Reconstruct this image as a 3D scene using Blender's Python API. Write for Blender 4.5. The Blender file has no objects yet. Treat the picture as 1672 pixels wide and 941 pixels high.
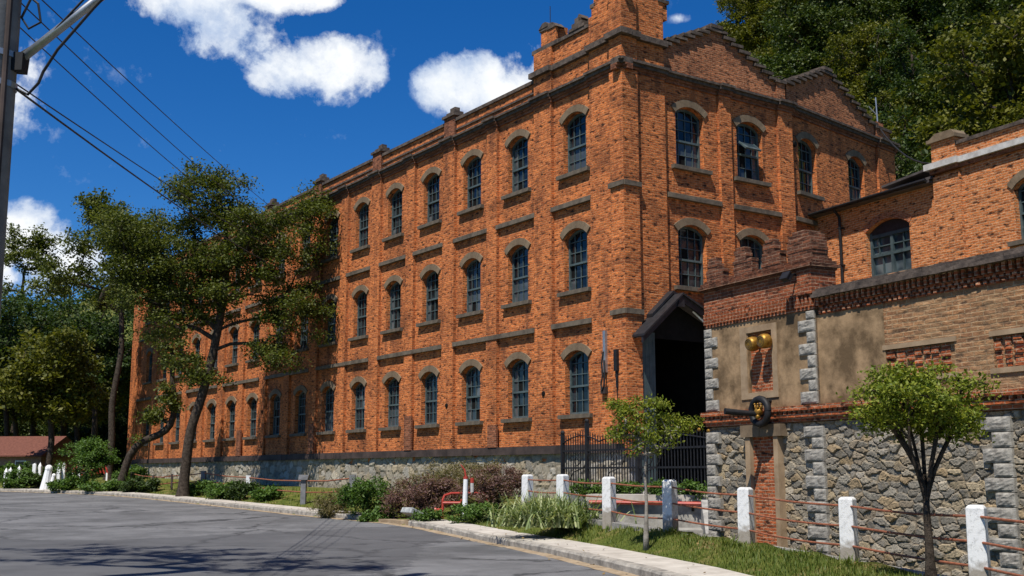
import bpy, bmesh, math, random
import numpy as np
from math import sin, cos, pi, radians, atan2, hypot, sqrt
C = bpy.context.scene.collection
scene = bpy.context.scene
# ------------------------------------------------------------------ camera, sky, sun, exposure
F, EYE = 1850.0, 1.6
TH = math.atan(302 / F)
cam = bpy.data.cameras.new('camera'); cam.sensor_width = 36.0; cam.lens = 36.0 * F / 1672.0
cam.clip_end = 2000; cam.clip_start = 0.1
co = bpy.data.objects.new('camera', cam); C.objects.link(co)
co.location = (0, 0, EYE); co.rotation_euler = (pi / 2 + TH, 0, 0); scene.camera = co
SUN_EL, SUN_AZ = radians(60.5), radians(206)          # azimuth clockwise from +Y
SUN_STRENGTH, SKY_STRENGTH, EXPOSURE = 5.0, 0.066, 0.36
sunv = (sin(SUN_AZ) * cos(SUN_EL), cos(SUN_AZ) * cos(SUN_EL), sin(SUN_EL))
sl = bpy.data.lights.new('sun', 'SUN'); sl.energy = SUN_STRENGTH; sl.angle = radians(0.5); sl.color = (1.0, 0.95, 0.86)
so = bpy.data.objects.new('sun', sl); C.objects.link(so); so.location = (0, -20, 60)
from mathutils import Vector, Matrix
so.rotation_euler = Vector(sunv).to_track_quat('Z', 'Y').to_euler()
vs = scene.view_settings
vs.view_transform = 'Standard'; vs.look = 'None'; vs.gamma = 1; vs.exposure = EXPOSURE; vs.use_curve_mapping = False


class NT:
    """small helper round a node tree"""
    def __init__(s, tree): s.t = tree; s.n = tree.nodes; s.l = tree.links
    def add(s, kind, **kw):
        n = s.n.new(kind)
        for k, v in kw.items(): setattr(n, k, v)
        return n
    def link(s, a, b): s.l.new(a, b)
    def val(s, sock, v):
        if isinstance(v, bpy.types.NodeSocket): s.l.new(v, sock)
        else: sock.default_value = v
    def math(s, op, a, b=0.0, c=0.0, clamp=False):
        n = s.add('ShaderNodeMath', operation=op); n.use_clamp = clamp
        s.val(n.inputs[0], a); s.val(n.inputs[1], b); s.val(n.inputs[2], c)
        return n.outputs[0]
    def mix(s, f, a, b, mode='MIX'):
        n = s.add('ShaderNodeMix', data_type='RGBA', blend_type=mode)
        s.val(n.inputs[0], f); s.val(n.inputs[6], a); s.val(n.inputs[7], b)
        return n.outputs[2]
    def ramp(s, f, stops):
        n = s.add('ShaderNodeValToRGB'); s.val(n.inputs[0], f)
        e = n.color_ramp.elements
        while len(e) < len(stops): e.new(0.5)
        for i, (p, c) in enumerate(stops):
            e[i].position = p; e[i].color = c if len(c) == 4 else (*c, 1)
        return n.outputs[0]
    def noise(s, vec, scale, detail=4, rough=0.6, dist=0.0):
        n = s.add('ShaderNodeTexNoise'); s.val(n.inputs['Scale'], scale); n.inputs['Detail'].default_value = detail
        n.inputs['Roughness'].default_value = rough; n.inputs['Distortion'].default_value = dist
        if vec is not None: s.link(vec, n.inputs['Vector'])
        return n


def g(v): return (v, v, v, 1)


world = bpy.data.worlds.new('World'); scene.world = world; world.use_nodes = True
W = NT(world.node_tree); W.n.clear()
sky = W.add('ShaderNodeTexSky', sky_type='NISHITA'); sky.sun_disc = False
sky.sun_elevation = SUN_EL; sky.sun_rotation = SUN_AZ; sky.altitude = 900; sky.air_density = 1.0; sky.dust_density = 0.3; sky.ozone_density = 3.0
hs = W.add('ShaderNodeHueSaturation'); hs.inputs['Saturation'].default_value = 1.38; hs.inputs['Value'].default_value = 1.0
W.link(sky.outputs[0], hs.inputs['Color'])
blue = W.mix(1.0, hs.outputs[0], (0.72, 1.0, 1.30, 1), 'MULTIPLY')
tc = W.add('ShaderNodeTexCoord'); dirv = tc.outputs['Generated']
n1 = W.noise(dirv, 9.5, 10, 0.62, .35); n2 = W.noise(dirv, 34.0, 8, 0.65)
sep0 = W.add('ShaderNodeSeparateXYZ'); W.link(dirv, sep0.inputs[0])
az = W.math('ARCTAN2', sep0.outputs[0], sep0.outputs[1]); el = W.math('ARCSINE', sep0.outputs[2])


def az_el(u, v):
    x = (u - 836) / F; y = -(v - 470.5) / F
    d = (x, cos(TH) - sin(TH) * y, sin(TH) + cos(TH) * y); L = sqrt(sum(k * k for k in d))
    return atan2(d[0], d[1]), math.asin(d[2] / L)


tot = None                                             # fair-weather clouds standing at fixed bearings in the sky
for u, v, ru, rv, wgt in [(315, -5, 105, 50, 1), (390, 58, 86, 58, 1), (470, 110, 76, 46, 1), (555, 112, 72, 54, 1), (440, -8, 85, 34, 1),
                     (510, 0, 56, 22, .8), (545, 160, 48, 20, .5), (250, -40, 90, 45, .8), (772, 138, 92, 56, 1.05), (838, 150, 80, 60, 1.0), (748, 128, 72, 44, 1),
                     (870, 85, 22, 24, .45), (40, 390, 66, 56, 1.05), (130, 440, 110, 50, .8), (-40, 420, 70, 60, 1), (1112, 30, 26, 9, .36),
                     (-300, 100, 300, 120, .9), (2200, 200, 300, 90, .9), (1900, -300, 350, 120, .9), (900, -500, 500, 130, .8)]:
    a, e = az_el(u, v)
    da = W.math('MULTIPLY', W.math('SUBTRACT', az, a), F / ru * cos(e)); de = W.math('MULTIPLY', W.math('SUBTRACT', el, e), F / rv)
    q = W.math('ADD', W.math('MULTIPLY', da, da), W.math('MULTIPLY', de, de))
    b = W.math('MULTIPLY', W.math('SUBTRACT', 1.0, W.math('MULTIPLY', q, 0.62), clamp=True), wgt)
    tot = b if tot is None else W.math('SMOOTH_MAX', tot, b, 0.25)
fb = W.math('ADD', W.math('MULTIPLY', W.math('SUBTRACT', n1.outputs[0], 0.5), 3.1), W.math('MULTIPLY', W.math('SUBTRACT', n2.outputs[0], 0.5), 1.7))
dens = W.math('ADD', tot, W.math('MULTIPLY', fb, W.math('MINIMUM', W.math('MULTIPLY', tot, 2.2), 0.8)))
mask = W.ramp(dens, [(0.30, g(0)), (0.45, g(.30)), (0.64, g(.82)), (0.92, g(1))])
n3 = W.noise(dirv, 12.0, 7, 0.62)
ccol = W.ramp(W.math('ADD', W.math('MULTIPLY', dens, 0.26), W.math('MULTIPLY', n3.outputs[0], 0.72)), [(0.28, (4.6, 6.6, 10.0)), (0.44, (7.4, 8.6, 10.6)), (0.56, (10.4, 11.0, 11.8)), (.68, (12.6, 12.7, 12.8))])
skyc = W.mix(mask, blue, ccol)
bg = W.add('ShaderNodeBackground'); bg.inputs['Strength'].default_value = SKY_STRENGTH
W.link(skyc, bg.inputs['Color']); wo = W.add('ShaderNodeOutputWorld'); W.link(bg.outputs[0], wo.inputs[0])

# ------------------------------------------------------------------ materials
M = {}


def mat(name, rough=0.8, spec=0.3):
    m = bpy.data.materials.new(name); m.use_nodes = True
    t = NT(m.node_tree); p = t.n['Principled BSDF']
    p.inputs['Roughness'].default_value = rough; p.inputs['Specular IOR Level'].default_value = spec
    M[name] = m
    return t, p


def bump(t, p, h, strength=0.5, dist=0.02):
    b = t.add('ShaderNodeBump'); b.inputs['Strength'].default_value = strength; b.inputs['Distance'].default_value = dist
    t.val(b.inputs['Height'], h); t.link(b.outputs[0], p.inputs['Normal'])


def mat_noise(name, c1, c2, scale=6, rough=0.8, spec=0.3, b=0.3, bd=0.02, metallic=0.0, detail=5, lo=.35, hi=.65):
    t, p = mat(name, rough, spec); tcn = t.add('ShaderNodeTexCoord')
    n = t.noise(tcn.outputs['Object'], scale, detail, 0.65)
    t.link(t.ramp(n.outputs[0], [(lo, c1), (hi, c2)]), p.inputs['Base Color'])
    p.inputs['Metallic'].default_value = metallic
    if b: bump(t, p, t.noise(tcn.outputs['Object'], scale * 5, 4, .7).outputs[0], b, bd)
    return t, p


def mat_brick(name, c1, c2, mortar, bw=0.23, rh=0.082, ms=0.010, dark=(0.05, 0.022, 0.014), soot=0.35, wob=0.02, pale=None, pale_amt=0.0, bs=0.7):
    t, p = mat(name, 0.9, 0.15)
    uv = t.add('ShaderNodeUVMap').outputs[0]
    nw = t.noise(uv, 2.6, 3, 0.6)
    off = t.add('ShaderNodeVectorMath', operation='MULTIPLY_ADD')
    t.link(nw.outputs['Color'], off.inputs[0]); off.inputs[1].default_value = (wob * 2, wob * 2, 0); t.link(uv, off.inputs[2])
    br = t.add('ShaderNodeTexBrick'); t.link(off.outputs[0], br.inputs['Vector'])
    br.inputs['Color1'].default_value = (*c1, 1); br.inputs['Color2'].default_value = (*c2, 1); br.inputs['Mortar'].default_value = (*mortar, 1)
    br.inputs['Scale'].default_value = 1.0; br.inputs['Mortar Size'].default_value = ms; br.inputs['Mortar Smooth'].default_value = 0.3
    br.inputs['Bias'].default_value = -0.1; br.inputs['Brick Width'].default_value = bw; br.inputs['Row Height'].default_value = rh
    # single over-burnt bricks: a cell noise on the brick lattice
    mp = t.add('ShaderNodeMapping'); mp.inputs['Scale'].default_value = (1 / bw * 1.0, 1 / rh, 1); t.link(off.outputs[0], mp.inputs['Vector'])
    fl = t.add('ShaderNodeVectorMath', operation='FLOOR'); t.link(mp.outputs[0], fl.inputs[0])
    wn = t.add('ShaderNodeTexWhiteNoise', noise_dimensions='2D'); t.link(fl.outputs[0], wn.inputs['Vector'])
    col = t.mix(t.ramp(wn.outputs['Value'], [(0.86, g(0)), (0.98, g(.45))]), br.outputs['Color'], (*dark, 1))
    m2 = t.add('ShaderNodeMapping'); m2.inputs['Scale'].default_value = (.42 / bw * 1.25, .42 / rh * 1.1, 1); t.link(off.outputs[0], m2.inputs['Vector'])
    pit = t.noise(m2.outputs[0], 1.6, 2, .5)          # spalled faces and open joints
    flk = t.noise(m2.outputs[0], 2.7, 2, .5)
    col = t.mix(t.ramp(flk.outputs[0], [(.60, g(0)), (.70, g(.5))]), col, (*[min(1, k * 1.25) for k in mortar], 1))
    col = t.mix(t.ramp(pit.outputs[0], [(.32, g(.95)), (.43, g(0))]), col, (*[k * .8 for k in dark], 1))
    ng = t.noise(uv, 9, 6, 0.75)
    col = t.mix(1.0, col, t.ramp(ng.outputs[0], [(0.3, g(.62)), (0.52, g(1.0)), (0.72, g(1.42))]), 'MULTIPLY')
    # soot and weather in big patches with a shape of their own
    nb = t.noise(uv, 0.55, 6, 0.68)
    col = t.mix(t.math('MULTIPLY', t.ramp(nb.outputs[0], [(0.48, g(0)), (0.68, g(1))]), soot), col, (*dark, 1))
    ms_ = t.add('ShaderNodeMapping'); ms_.inputs['Scale'].default_value = (2.6, .22, 1); t.link(uv, ms_.inputs['Vector'])
    stk = t.noise(ms_.outputs[0], 1.0, 5, .7)          # rain streaks
    col = t.mix(t.math('MULTIPLY', t.ramp(stk.outputs[0], [(.50, g(0)), (.68, g(1))]), soot * .85), col, (*[k * 1.6 for k in dark], 1))
    if pale: col = t.mix(t.math('MULTIPLY', t.ramp(t.noise(uv, 0.9, 5, .7).outputs[0], [(.42, g(0)), (.62, g(1))]), pale_amt), col, (*pale, 1))
    nd = t.noise(uv, 17, 3, .6)
    col = t.mix(t.ramp(nd.outputs[0], [(0.27, g(.75)), (0.34, g(0))]), col, (*dark, 1))
    t.link(col, p.inputs['Base Color'])
    h = t.math('ADD', t.math('ADD', t.math('MULTIPLY', br.outputs['Fac'], -.8), t.math('MULTIPLY', ng.outputs[0], 1.4)), t.math('MULTIPLY', pit.outputs[0], 2.0))
    bump(t, p, h, bs, 0.025)


mat_brick('mill_brick', (0.62, 0.178, 0.047), (0.34, 0.084, 0.026), (0.52, 0.255, 0.118), soot=.6)
mat_brick('sooty_brick', (0.30, 0.105, 0.05), (0.19, 0.066, 0.035), (0.26, 0.15, 0.095), soot=0.7)
mat_brick('gable_brick', (0.43, 0.145, 0.058), (0.25, 0.083, 0.038), (0.42, 0.24, 0.14), soot=0.5)
mat_brick('side_brick', (0.56, 0.185, 0.056), (0.44, 0.13, 0.040), (0.56, 0.36, 0.21), soot=0.12, bw=0.24, rh=0.085)
mat_brick('tower_brick', (0.33, 0.09, 0.034), (0.20, 0.052, 0.024), (0.36, 0.22, 0.14), bw=.21, rh=0.064, ms=.008, soot=0.5, wob=.006)
mat_brick('merlon_brick', (0.20, 0.072, 0.036), (0.10, 0.042, 0.026), (0.24, 0.15, 0.10), bw=.21, rh=0.064, ms=.008, soot=0.7, wob=.006)
mat_brick('worn_brick', (0.35, 0.175, 0.08), (0.25, 0.115, 0.055), (0.42, 0.28, 0.16), bw=.23, rh=0.075, soot=0.4, dark=(.10, .06, .04), pale=(.30, .20, .11), pale_amt=.5)
mat_brick('red_brick', (0.42, 0.11, 0.038), (0.30, 0.075, 0.03), (0.42, 0.27, 0.17), bw=.19, rh=0.062, ms=.009, soot=0.25)
mat_noise('brownstone', (.125, .09, .058), (.21, .155, .10), 3, .85, .2, .25, .01)
mat_noise('ledge_stone', (.075, .060, .046), (.155, .125, .092), 3, .85, .2, .3, .01)
mat_noise('dark_coping', (.045, .035, .03), (.13, .10, .08), 5, .9, .2, .5, .02)
mat_noise('pale_coping', (.36, .34, .32), (.55, .53, .50), 4, .85, .2, .3, .01)
mat_noise('dark_beam', (.028, .020, .018), (.075, .052, .045), 1.2, .75, .3, .3, .01)
mat_noise('sash_paint', (.045, .070, .072), (.085, .115, .115), 8, .5, .4, .15, .004)
mat_noise('plaster', (.12, .078, .042), (.34, .225, .125), 1.7, .9, .15, .6, .014, detail=12, lo=.41, hi=.60)
mat_noise('plaster_trim', (.24, .165, .10), (.36, .26, .165), 3, .9, .15, .3, .008)
mat_noise('granite', (.17, .155, .135), (.37, .345, .30), 9, .85, .25, .7, .012)
mat_noise('black_paint', (.010, .010, .012), (.022, .021, .024), 6, .55, .35, .1, .004)
mat_noise('dark_iron', (.006, .006, .007), (.016, .015, .016), 8, .6, .3, .1, .003)
mat_noise('teal_boards', (.032, .052, .058), (.062, .088, .092), 3, .7, .3, .2, .006)
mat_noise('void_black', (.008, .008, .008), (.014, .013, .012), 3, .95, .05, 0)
t, p = mat_noise('white_concrete', (.36, .36, .355), (.66, .66, .65), 9, .85, .2, .5, .008, lo=.33, hi=.5)
_tc = t.add('ShaderNodeTexCoord'); _sp = t.add('ShaderNodeSeparateXYZ'); t.link(_tc.outputs['Object'], _sp.inputs[0])
_n = t.noise(_tc.outputs['Object'], 11, 5, .7)                         # splashed mud at the foot, flaking above
_h = t.math('ADD', _sp.outputs[2], t.math('MULTIPLY', _n.outputs[0], -.42))
_c = p.inputs['Base Color'].links[0].from_socket
_c = t.mix(t.ramp(_h, [(0.0, g(.8)), (.12, g(0))]), _c, (.20, .16, .11, 1))
_n2 = t.noise(_tc.outputs['Object'], 24, 3, .6)
_c = t.mix(t.ramp(_n2.outputs[0], [(.66, g(0)), (.70, g(.7))]), _c, (.24, .22, .19, 1)); t.link(_c, p.inputs['Base Color'])
mat_noise('grey_concrete', (.20, .19, .175), (.36, .345, .31), 5, .9, .2, .5, .012)
mat_noise('pavement', (.34, .305, .26), (.50, .46, .40), 2.2, .9, .2, .4, .008, detail=8)
mat_noise('kerb_stone', (.17, .155, .135), (.40, .365, .31), 4, .9, .2, .6, .015, detail=8)
mat_noise('rust_rail', (.16, .055, .03), (.32, .11, .055), 14, .75, .3, .3, .004)
mat_noise('red_paint', (.30, .03, .018), (.42, .05, .028), 9, .45, .5, .1, .003)
mat_noise('white_paint', (.70, .70, .69), (.82, .82, .80), 9, .5, .4, .1, .003)
mat_noise('brass', (.22, .105, .015), (.44, .24, .04), 14, .5, .5, .3, .004, metallic=.65)
mat_noise('pole_concrete', (.11, .11, .115), (.20, .20, .205), 3, .8, .3, .3, .008)
mat_noise('galvanised', (.30, .31, .33), (.42, .43, .45), 10, .42, .5, .05, .002, metallic=.7)
mat_noise('cable', (.012, .012, .013), (.02, .02, .021), 10, .6, .3, 0)
mat_noise('bark', (.025, .019, .015), (.085, .066, .05), 9, .95, .1, .9, .03)
mat_noise('pale_bark', (.15, .135, .115), (.30, .275, .235), 6, .95, .1, .6, .02)
mat_noise('slab_rock', (.26, .27, .26), (.44, .45, .43), 5, .9, .2, .8, .03)
mat_noise('roof_metal', (.05, .042, .04), (.10, .085, .08), 2, .6, .4, .2, .01)
mat_noise('house_paint', (.20, .12, .085), (.30, .20, .15), 4, .9, .2, .2, .01)
mat_noise('dry_earth', (.22, .16, .10), (.36, .28, .19), 3, .95, .1, .6, .02)


def mat_glass(name, base, rough, tint):
    t, p = mat(name, rough, 0.42)
    oi = t.add('ShaderNodeObjectInfo'); tcn = t.add('ShaderNodeTexCoord')
    r = oi.outputs['Random']
    va = t.add('ShaderNodeVectorMath', operation='ADD'); t.link(tcn.outputs['Object'], va.inputs[0])
    cb = t.add('ShaderNodeCombineXYZ'); t.link(t.math('MULTIPLY', r, 37.0), cb.inputs[0]); t.link(cb.outputs[0], va.inputs[1])
    n = t.noise(va.outputs[0], 1.1, 2, .5)
    t.link(t.ramp(n.outputs[0], [(.46, base), (.60, tint)]), p.inputs['Base Color'])
    bump(t, p, t.noise(va.outputs[0], 2.2, 2, .5).outputs[0], .25, .03)


mat_glass('window_glass', (.005, .008, .011), .07, (.03, .04, .046))
mat_glass('curtained_glass', (.05, .06, .065), .14, (.11, .12, .12))
mat_glass('shop_glass', (.03, .045, .055), .12, (.11, .14, .15))


def mat_leaf(name, cols, trans=0.35):
    t, p = mat(name, 0.55, 0.25)
    geo = t.add('ShaderNodeNewGeometry'); tcn = t.add('ShaderNodeTexCoord')
    n = t.noise(tcn.outputs['Object'], 0.9, 2, .5)
    f = t.math('ADD', t.math('MULTIPLY', geo.outputs['Random Per Island'], .6), t.math('MULTIPLY', n.outputs[0], .5))
    k = len(cols)
    c = t.ramp(f, [(0.15 + 0.75 * i / (k - 1), cc) for i, cc in enumerate(cols)])
    t.link(c, p.inputs['Base Color'])
    tr = t.add('ShaderNodeBsdfTranslucent'); t.link(t.mix(1.0, c, (1.2, 1.25, .5, 1), 'MULTIPLY'), tr.inputs['Color'])
    ms = t.add('ShaderNodeMixShader'); ms.inputs[0].default_value = trans
    t.link(p.outputs[0], ms.inputs[1]); t.link(tr.outputs[0], ms.inputs[2])
    t.link(ms.outputs[0], t.n['Material Output'].inputs[0])


mat_leaf('leaf_olive', [(.034, .048, .009), (.075, .095, .016), (.135, .145, .028)])
mat_leaf('leaf_dark', [(.018, .036, .009), (.038, .064, .015), (.065, .10, .025)])
mat_leaf('leaf_forest', [(.018, .034, .006), (.04, .064, .011), (.10, .12, .022)], .25)
mat_leaf('leaf_yellow', [(.05, .062, .008), (.10, .108, .014), (.165, .155, .022)])
mat_leaf('leaf_bright', [(.07, .11, .012), (.15, .19, .02), (.27, .28, .04)])
mat_leaf('leaf_shrub', [(.04, .085, .016), (.075, .14, .025), (.12, .19, .04)])
mat_leaf('leaf_purple', [(.085, .045, .042), (.16, .085, .078), (.23, .16, .11)])
mat_leaf('leaf_tawny', [(.09, .09, .03), (.17, .15, .065), (.25, .19, .11)])
mat_leaf('leaf_litter', [(.06, .035, .015), (.14, .085, .035), (.24, .17, .07)], .1)
mat_leaf('leaf_stripe', [(.06, .10, .025), (.17, .22, .08), (.50, .52, .28)], .25)
mat_leaf('grass_blade', [(.055, .095, .012), (.10, .14, .02), (.18, .18, .045)], .3)


def attr_stone(name, b=.8, bd=.015):
    t, p = mat(name, .9, .2); tcn = t.add('ShaderNodeTexCoord')
    a = t.add('ShaderNodeAttribute'); a.attribute_name = 'col'
    n = t.noise(tcn.outputs['Object'], 16, 6, .75)
    n2 = t.noise(tcn.outputs['Object'], 3.0, 6, .7)
    c = t.mix(1.0, a.outputs['Color'], t.ramp(n.outputs[0], [(.28, g(.55)), (.5, g(1.0)), (.75, g(1.45))]), 'MULTIPLY')
    c = t.mix(t.math('MULTIPLY', t.ramp(n2.outputs[0], [(.55, g(0)), (.72, g(1))]), .4), c, (.26, .185, .075, 1))
    t.link(c, p.inputs['Base Color']); bump(t, p, n.outputs[0], b, bd)


attr_stone('rubble')

t, p = mat('asphalt', .85, .25); tcn = t.add('ShaderNodeTexCoord'); ob = tcn.outputs['Object']
n = t.noise(ob, 60, 3, .8); nb = t.noise(ob, .35, 6, .65); nm = t.noise(ob, 2.2, 5, .7)
c = t.ramp(n.outputs[0], [(.3, (.075, .075, .077)), (.7, (.185, .184, .184))])
c = t.mix(1.0, c, t.ramp(nb.outputs[0], [(.35, g(.64)), (.62, g(1.22))]), 'MULTIPLY')
c = t.mix(1.0, c, t.ramp(nm.outputs[0], [(.3, g(.82)), (.7, g(1.15))]), 'MULTIPLY')
va = t.add('ShaderNodeVectorMath', operation='MULTIPLY_ADD'); t.link(t.noise(ob, .8, 5, .7).outputs['Color'], va.inputs[0]); va.inputs[1].default_value = (2.2, 2.2, 0); t.link(ob, va.inputs[2])
vo = t.add('ShaderNodeTexVoronoi', feature='DISTANCE_TO_EDGE'); vo.inputs['Scale'].default_value = .17; t.link(va.outputs[0], vo.inputs['Vector'])
vo2 = t.add('ShaderNodeTexVoronoi', feature='DISTANCE_TO_EDGE'); vo2.inputs['Scale'].default_value = .6; t.link(va.outputs[0], vo2.inputs['Vector'])
crack = t.math('MULTIPLY', t.ramp(vo.outputs['Distance'], [(0.0, g(1)), (.02, g(0))]), t.ramp(nb.outputs[0], [(.40, g(0)), (.46, g(1))]))
c = t.mix(t.math('MULTIPLY', crack, .9), c, (.025, .025, .026, 1))
crack2 = t.math('MULTIPLY', t.ramp(vo2.outputs['Distance'], [(0.0, g(1)), (.014, g(0))]), t.ramp(nm.outputs[0], [(.52, g(0)), (.6, g(.5))]))
c = t.mix(crack2, c, (.03, .03, .031, 1))
patch = t.add('ShaderNodeTexVoronoi'); patch.inputs['Scale'].default_value = .085; t.link(va.outputs[0], patch.inputs['Vector'])
sp_ = t.add('ShaderNodeSeparateColor'); t.link(patch.outputs['Color'], sp_.inputs[0])
c = t.mix(t.ramp(sp_.outputs[0], [(.70, g(0)), (.72, g(.6))]), c, (.066, .066, .069, 1))
t.link(c, p.inputs['Base Color']); bump(t, p, n.outputs[0], .55, .012)

t, p = mat('turf', .95, .1); tcn = t.add('ShaderNodeTexCoord'); ob = tcn.outputs['Object']
n = t.noise(ob, 1.1, 8, .7); n2 = t.noise(ob, 22, 4, .7)
c = t.ramp(n.outputs[0], [(.34, (.055, .08, .014)), (.52, (.10, .115, .022)), (.66, (.22, .16, .07))])
c = t.mix(1.0, c, t.ramp(n2.outputs[0], [(.3, g(.6)), (.7, g(1.35))]), 'MULTIPLY')
t.link(c, p.inputs['Base Color']); bump(t, p, n2.outputs[0], .8, .04)

t, p = mat('roof_tiles', .85, .2); uv = t.add('ShaderNodeUVMap').outputs[0]
wv = t.add('ShaderNodeTexWave', wave_type='BANDS', bands_direction='X'); wv.inputs['Scale'].default_value = 1.3; t.link(uv, wv.inputs['Vector'])
n = t.noise(uv, 3, 5, .7)
t.link(t.mix(1.0, t.ramp(n.outputs[0], [(.3, (.11, .042, .03)), (.7, (.20, .08, .056))]), t.ramp(wv.outputs['Fac'], [(0, g(.75)), (1, g(1.1))]), 'MULTIPLY'), p.inputs['Base Color'])
bump(t, p, wv.outputs['Fac'], .6, .05)

# ------------------------------------------------------------------ mesh helpers
rng = np.random.default_rng(7)


def frame_mat(org, ang, z=0.0):
    return Matrix.Translation((org[0], org[1], z)) @ Matrix.Rotation(ang, 4, 'Z')


def finish(me, name, material, parent=None, xf=None, smooth=False, uv=True):
    """link mesh data as one object; verts are in the local frame xf (a world matrix)"""
    ms = material if isinstance(material, (list, tuple)) else [material]
    for m in ms: me.materials.append(M[m])
    if uv and len(me.polygons):
        nl = len(me.loops); lv = np.empty(nl, np.int32); me.loops.foreach_get('vertex_index', lv)
        vc = np.empty(len(me.vertices) * 3); me.vertices.foreach_get('co', vc); vc = vc.reshape(-1, 3)
        pn = np.empty(len(me.polygons) * 3); me.polygons.foreach_get('normal', pn); pn = pn.reshape(-1, 3)
        lt = np.empty(len(me.polygons), np.int32); me.polygons.foreach_get('loop_total', lt)
        ln = np.repeat(pn, lt, 0); P = vc[lv]; a = np.abs(ln)
        U = np.where(a[:, 0] > np.maximum(a[:, 1], a[:, 2]), P[:, 1] + 3.3, P[:, 0]); Vv = np.where(a[:, 2] > np.maximum(a[:, 0], a[:, 1]), P[:, 1] + 1.7, P[:, 2])
        layer = me.uv_layers.new(name='UVMap'); layer.data.foreach_set('uv', np.stack([U, Vv], 1).astype(np.float32).ravel())
    if smooth: me.polygons.foreach_set('use_smooth', np.ones(len(me.polygons), bool))
    o = bpy.data.objects.new(name, me); C.objects.link(o)
    xf = xf or Matrix.Identity(4)
    if parent is not None:
        o.parent = parent; o.matrix_local = world_of(parent).inverted() @ xf
    else:
        o.matrix_world = xf
    WORLD[o.name] = xf
    return o


WORLD = {}


def world_of(o): return WORLD[o.name]


class MB:
    """collects faces and links them as one mesh"""
    def __init__(s): s.v = []; s.f = []; s.mi = []
    def add(s, vs, fs, mi=0):
        b = len(s.v); s.v += [tuple(map(float, q)) for q in vs]; s.f += [tuple(b + i for i in f) for f in fs]; s.mi += [mi] * len(fs)
    def box(s, x0, x1, y0, y1, z0, z1, mi=0, j=0.0, bot=True):
        vs = [(x0, y0, z0), (x1, y0, z0), (x1, y1, z0), (x0, y1, z0), (x0, y0, z1), (x1, y0, z1), (x1, y1, z1), (x0, y1, z1)]
        if j: vs = [tuple(c + random.uniform(-j, j) for c in q) for q in vs]
        s.add(vs, [(3, 2, 1, 0), (4, 5, 6, 7), (0, 1, 5, 4), (1, 2, 6, 5), (2, 3, 7, 6), (3, 0, 4, 7)], mi)
    def prism(s, poly, y0, y1, mi=0):
        """polygon in (x,z), counter-clockwise seen from -y, extruded along y"""
        n = len(poly); vs = [(x, y0, z) for x, z in poly] + [(x, y1, z) for x, z in poly]
        s.add(vs, [tuple(range(n)), tuple(range(2 * n - 1, n - 1, -1))] + [(i, i + n, (i + 1) % n + n, (i + 1) % n) for i in range(n)], mi)
    def hprism(s, poly, z0, z1, mi=0):
        n = len(poly); vs = [(x, y, z0) for x, y in poly] + [(x, y, z1) for x, y in poly]
        s.add(vs, [tuple(range(n - 1, -1, -1)), tuple(range(n, 2 * n))] + [(i, (i + 1) % n, (i + 1) % n + n, i + n) for i in range(n)], mi)
    def tube(s, pts, rad, n=8, mi=0, cap=True):
        pts = [Vector(q) for q in pts]; k = len(pts)
        rad = [rad] * k if not hasattr(rad, '__len__') else rad
        vs = []; ref = None
        for i in range(k):
            d = (pts[min(i + 1, k - 1)] - pts[max(i - 1, 0)]).normalized()
            if ref is None: ref = Vector((0, 0, 1)) if abs(d.z) < .9 else Vector((1, 0, 0))
            a = d.cross(ref)
            if a.length < 1e-4: a = d.cross(Vector((.3, 1, .2)))
            a.normalize(); b = d.cross(a).normalized(); ref = a.cross(d)
            vs += [tuple(pts[i] + (a * cos(2 * pi * q / n) + b * sin(2 * pi * q / n)) * rad[i]) for q in range(n)]
        fs = [(i * n + q, i * n + (q + 1) % n, (i + 1) * n + (q + 1) % n, (i + 1) * n + q) for i in range(k - 1) for q in range(n)]
        if cap: fs += [tuple(range(n - 1, -1, -1)), tuple((k - 1) * n + q for q in range(n))]
        s.add(vs, fs, mi)
    def lathe(s, prof, mtx=None, n=20, mi=0):
        """profile of (r,z) turned round z, then moved by mtx"""
        vs = [(r * cos(2 * pi * q / n), r * sin(2 * pi * q / n), z) for r, z in prof for q in range(n)]
        if mtx is not None: vs = [tuple(mtx @ Vector(q)) for q in vs]
        fs = [(i * n + q, i * n + (q + 1) % n, (i + 1) * n + (q + 1) % n, (i + 1) * n + q) for i in range(len(prof) - 1) for q in range(n)]
        s.add(vs, fs, mi)
    def ball(s, c, r, n=10, mi=0):
        s.lathe([(max(1e-4, sin(pi * i / n)) * r, -cos(pi * i / n) * r) for i in range(n + 1)], Matrix.Translation(c), n, mi)
    def build(s, name, material, parent=None, xf=None, smooth=False, bevel=0.0):
        me = bpy.data.meshes.new(name); me.from_pydata(s.v, [], s.f)
        if len(set(s.mi)) > 1: me.polygons.foreach_set('material_index', s.mi)
        me.update()
        o = finish(me, name, material, parent, xf, smooth)
        if bevel:
            b = o.modifiers.new('bevel', 'BEVEL'); b.width = bevel; b.segments = 2; b.limit_method = 'ANGLE'
        return o


def quads_mesh(name, V, material, parent=None, xf=None, nv=4):
    """V: (n*nv,3) array, one polygon of nv corners per leaf"""
    n = len(V) // nv; me = bpy.data.meshes.new(name)
    me.vertices.add(len(V)); me.vertices.foreach_set('co', V.astype(np.float32).ravel())
    me.loops.add(len(V)); me.loops.foreach_set('vertex_index', np.arange(len(V), dtype=np.int32))
    me.polygons.add(n); me.polygons.foreach_set('loop_start', np.arange(0, len(V), nv, dtype=np.int32))
    me.update(calc_edges=True)
    return finish(me, name, material, parent, xf, uv=False)


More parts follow.
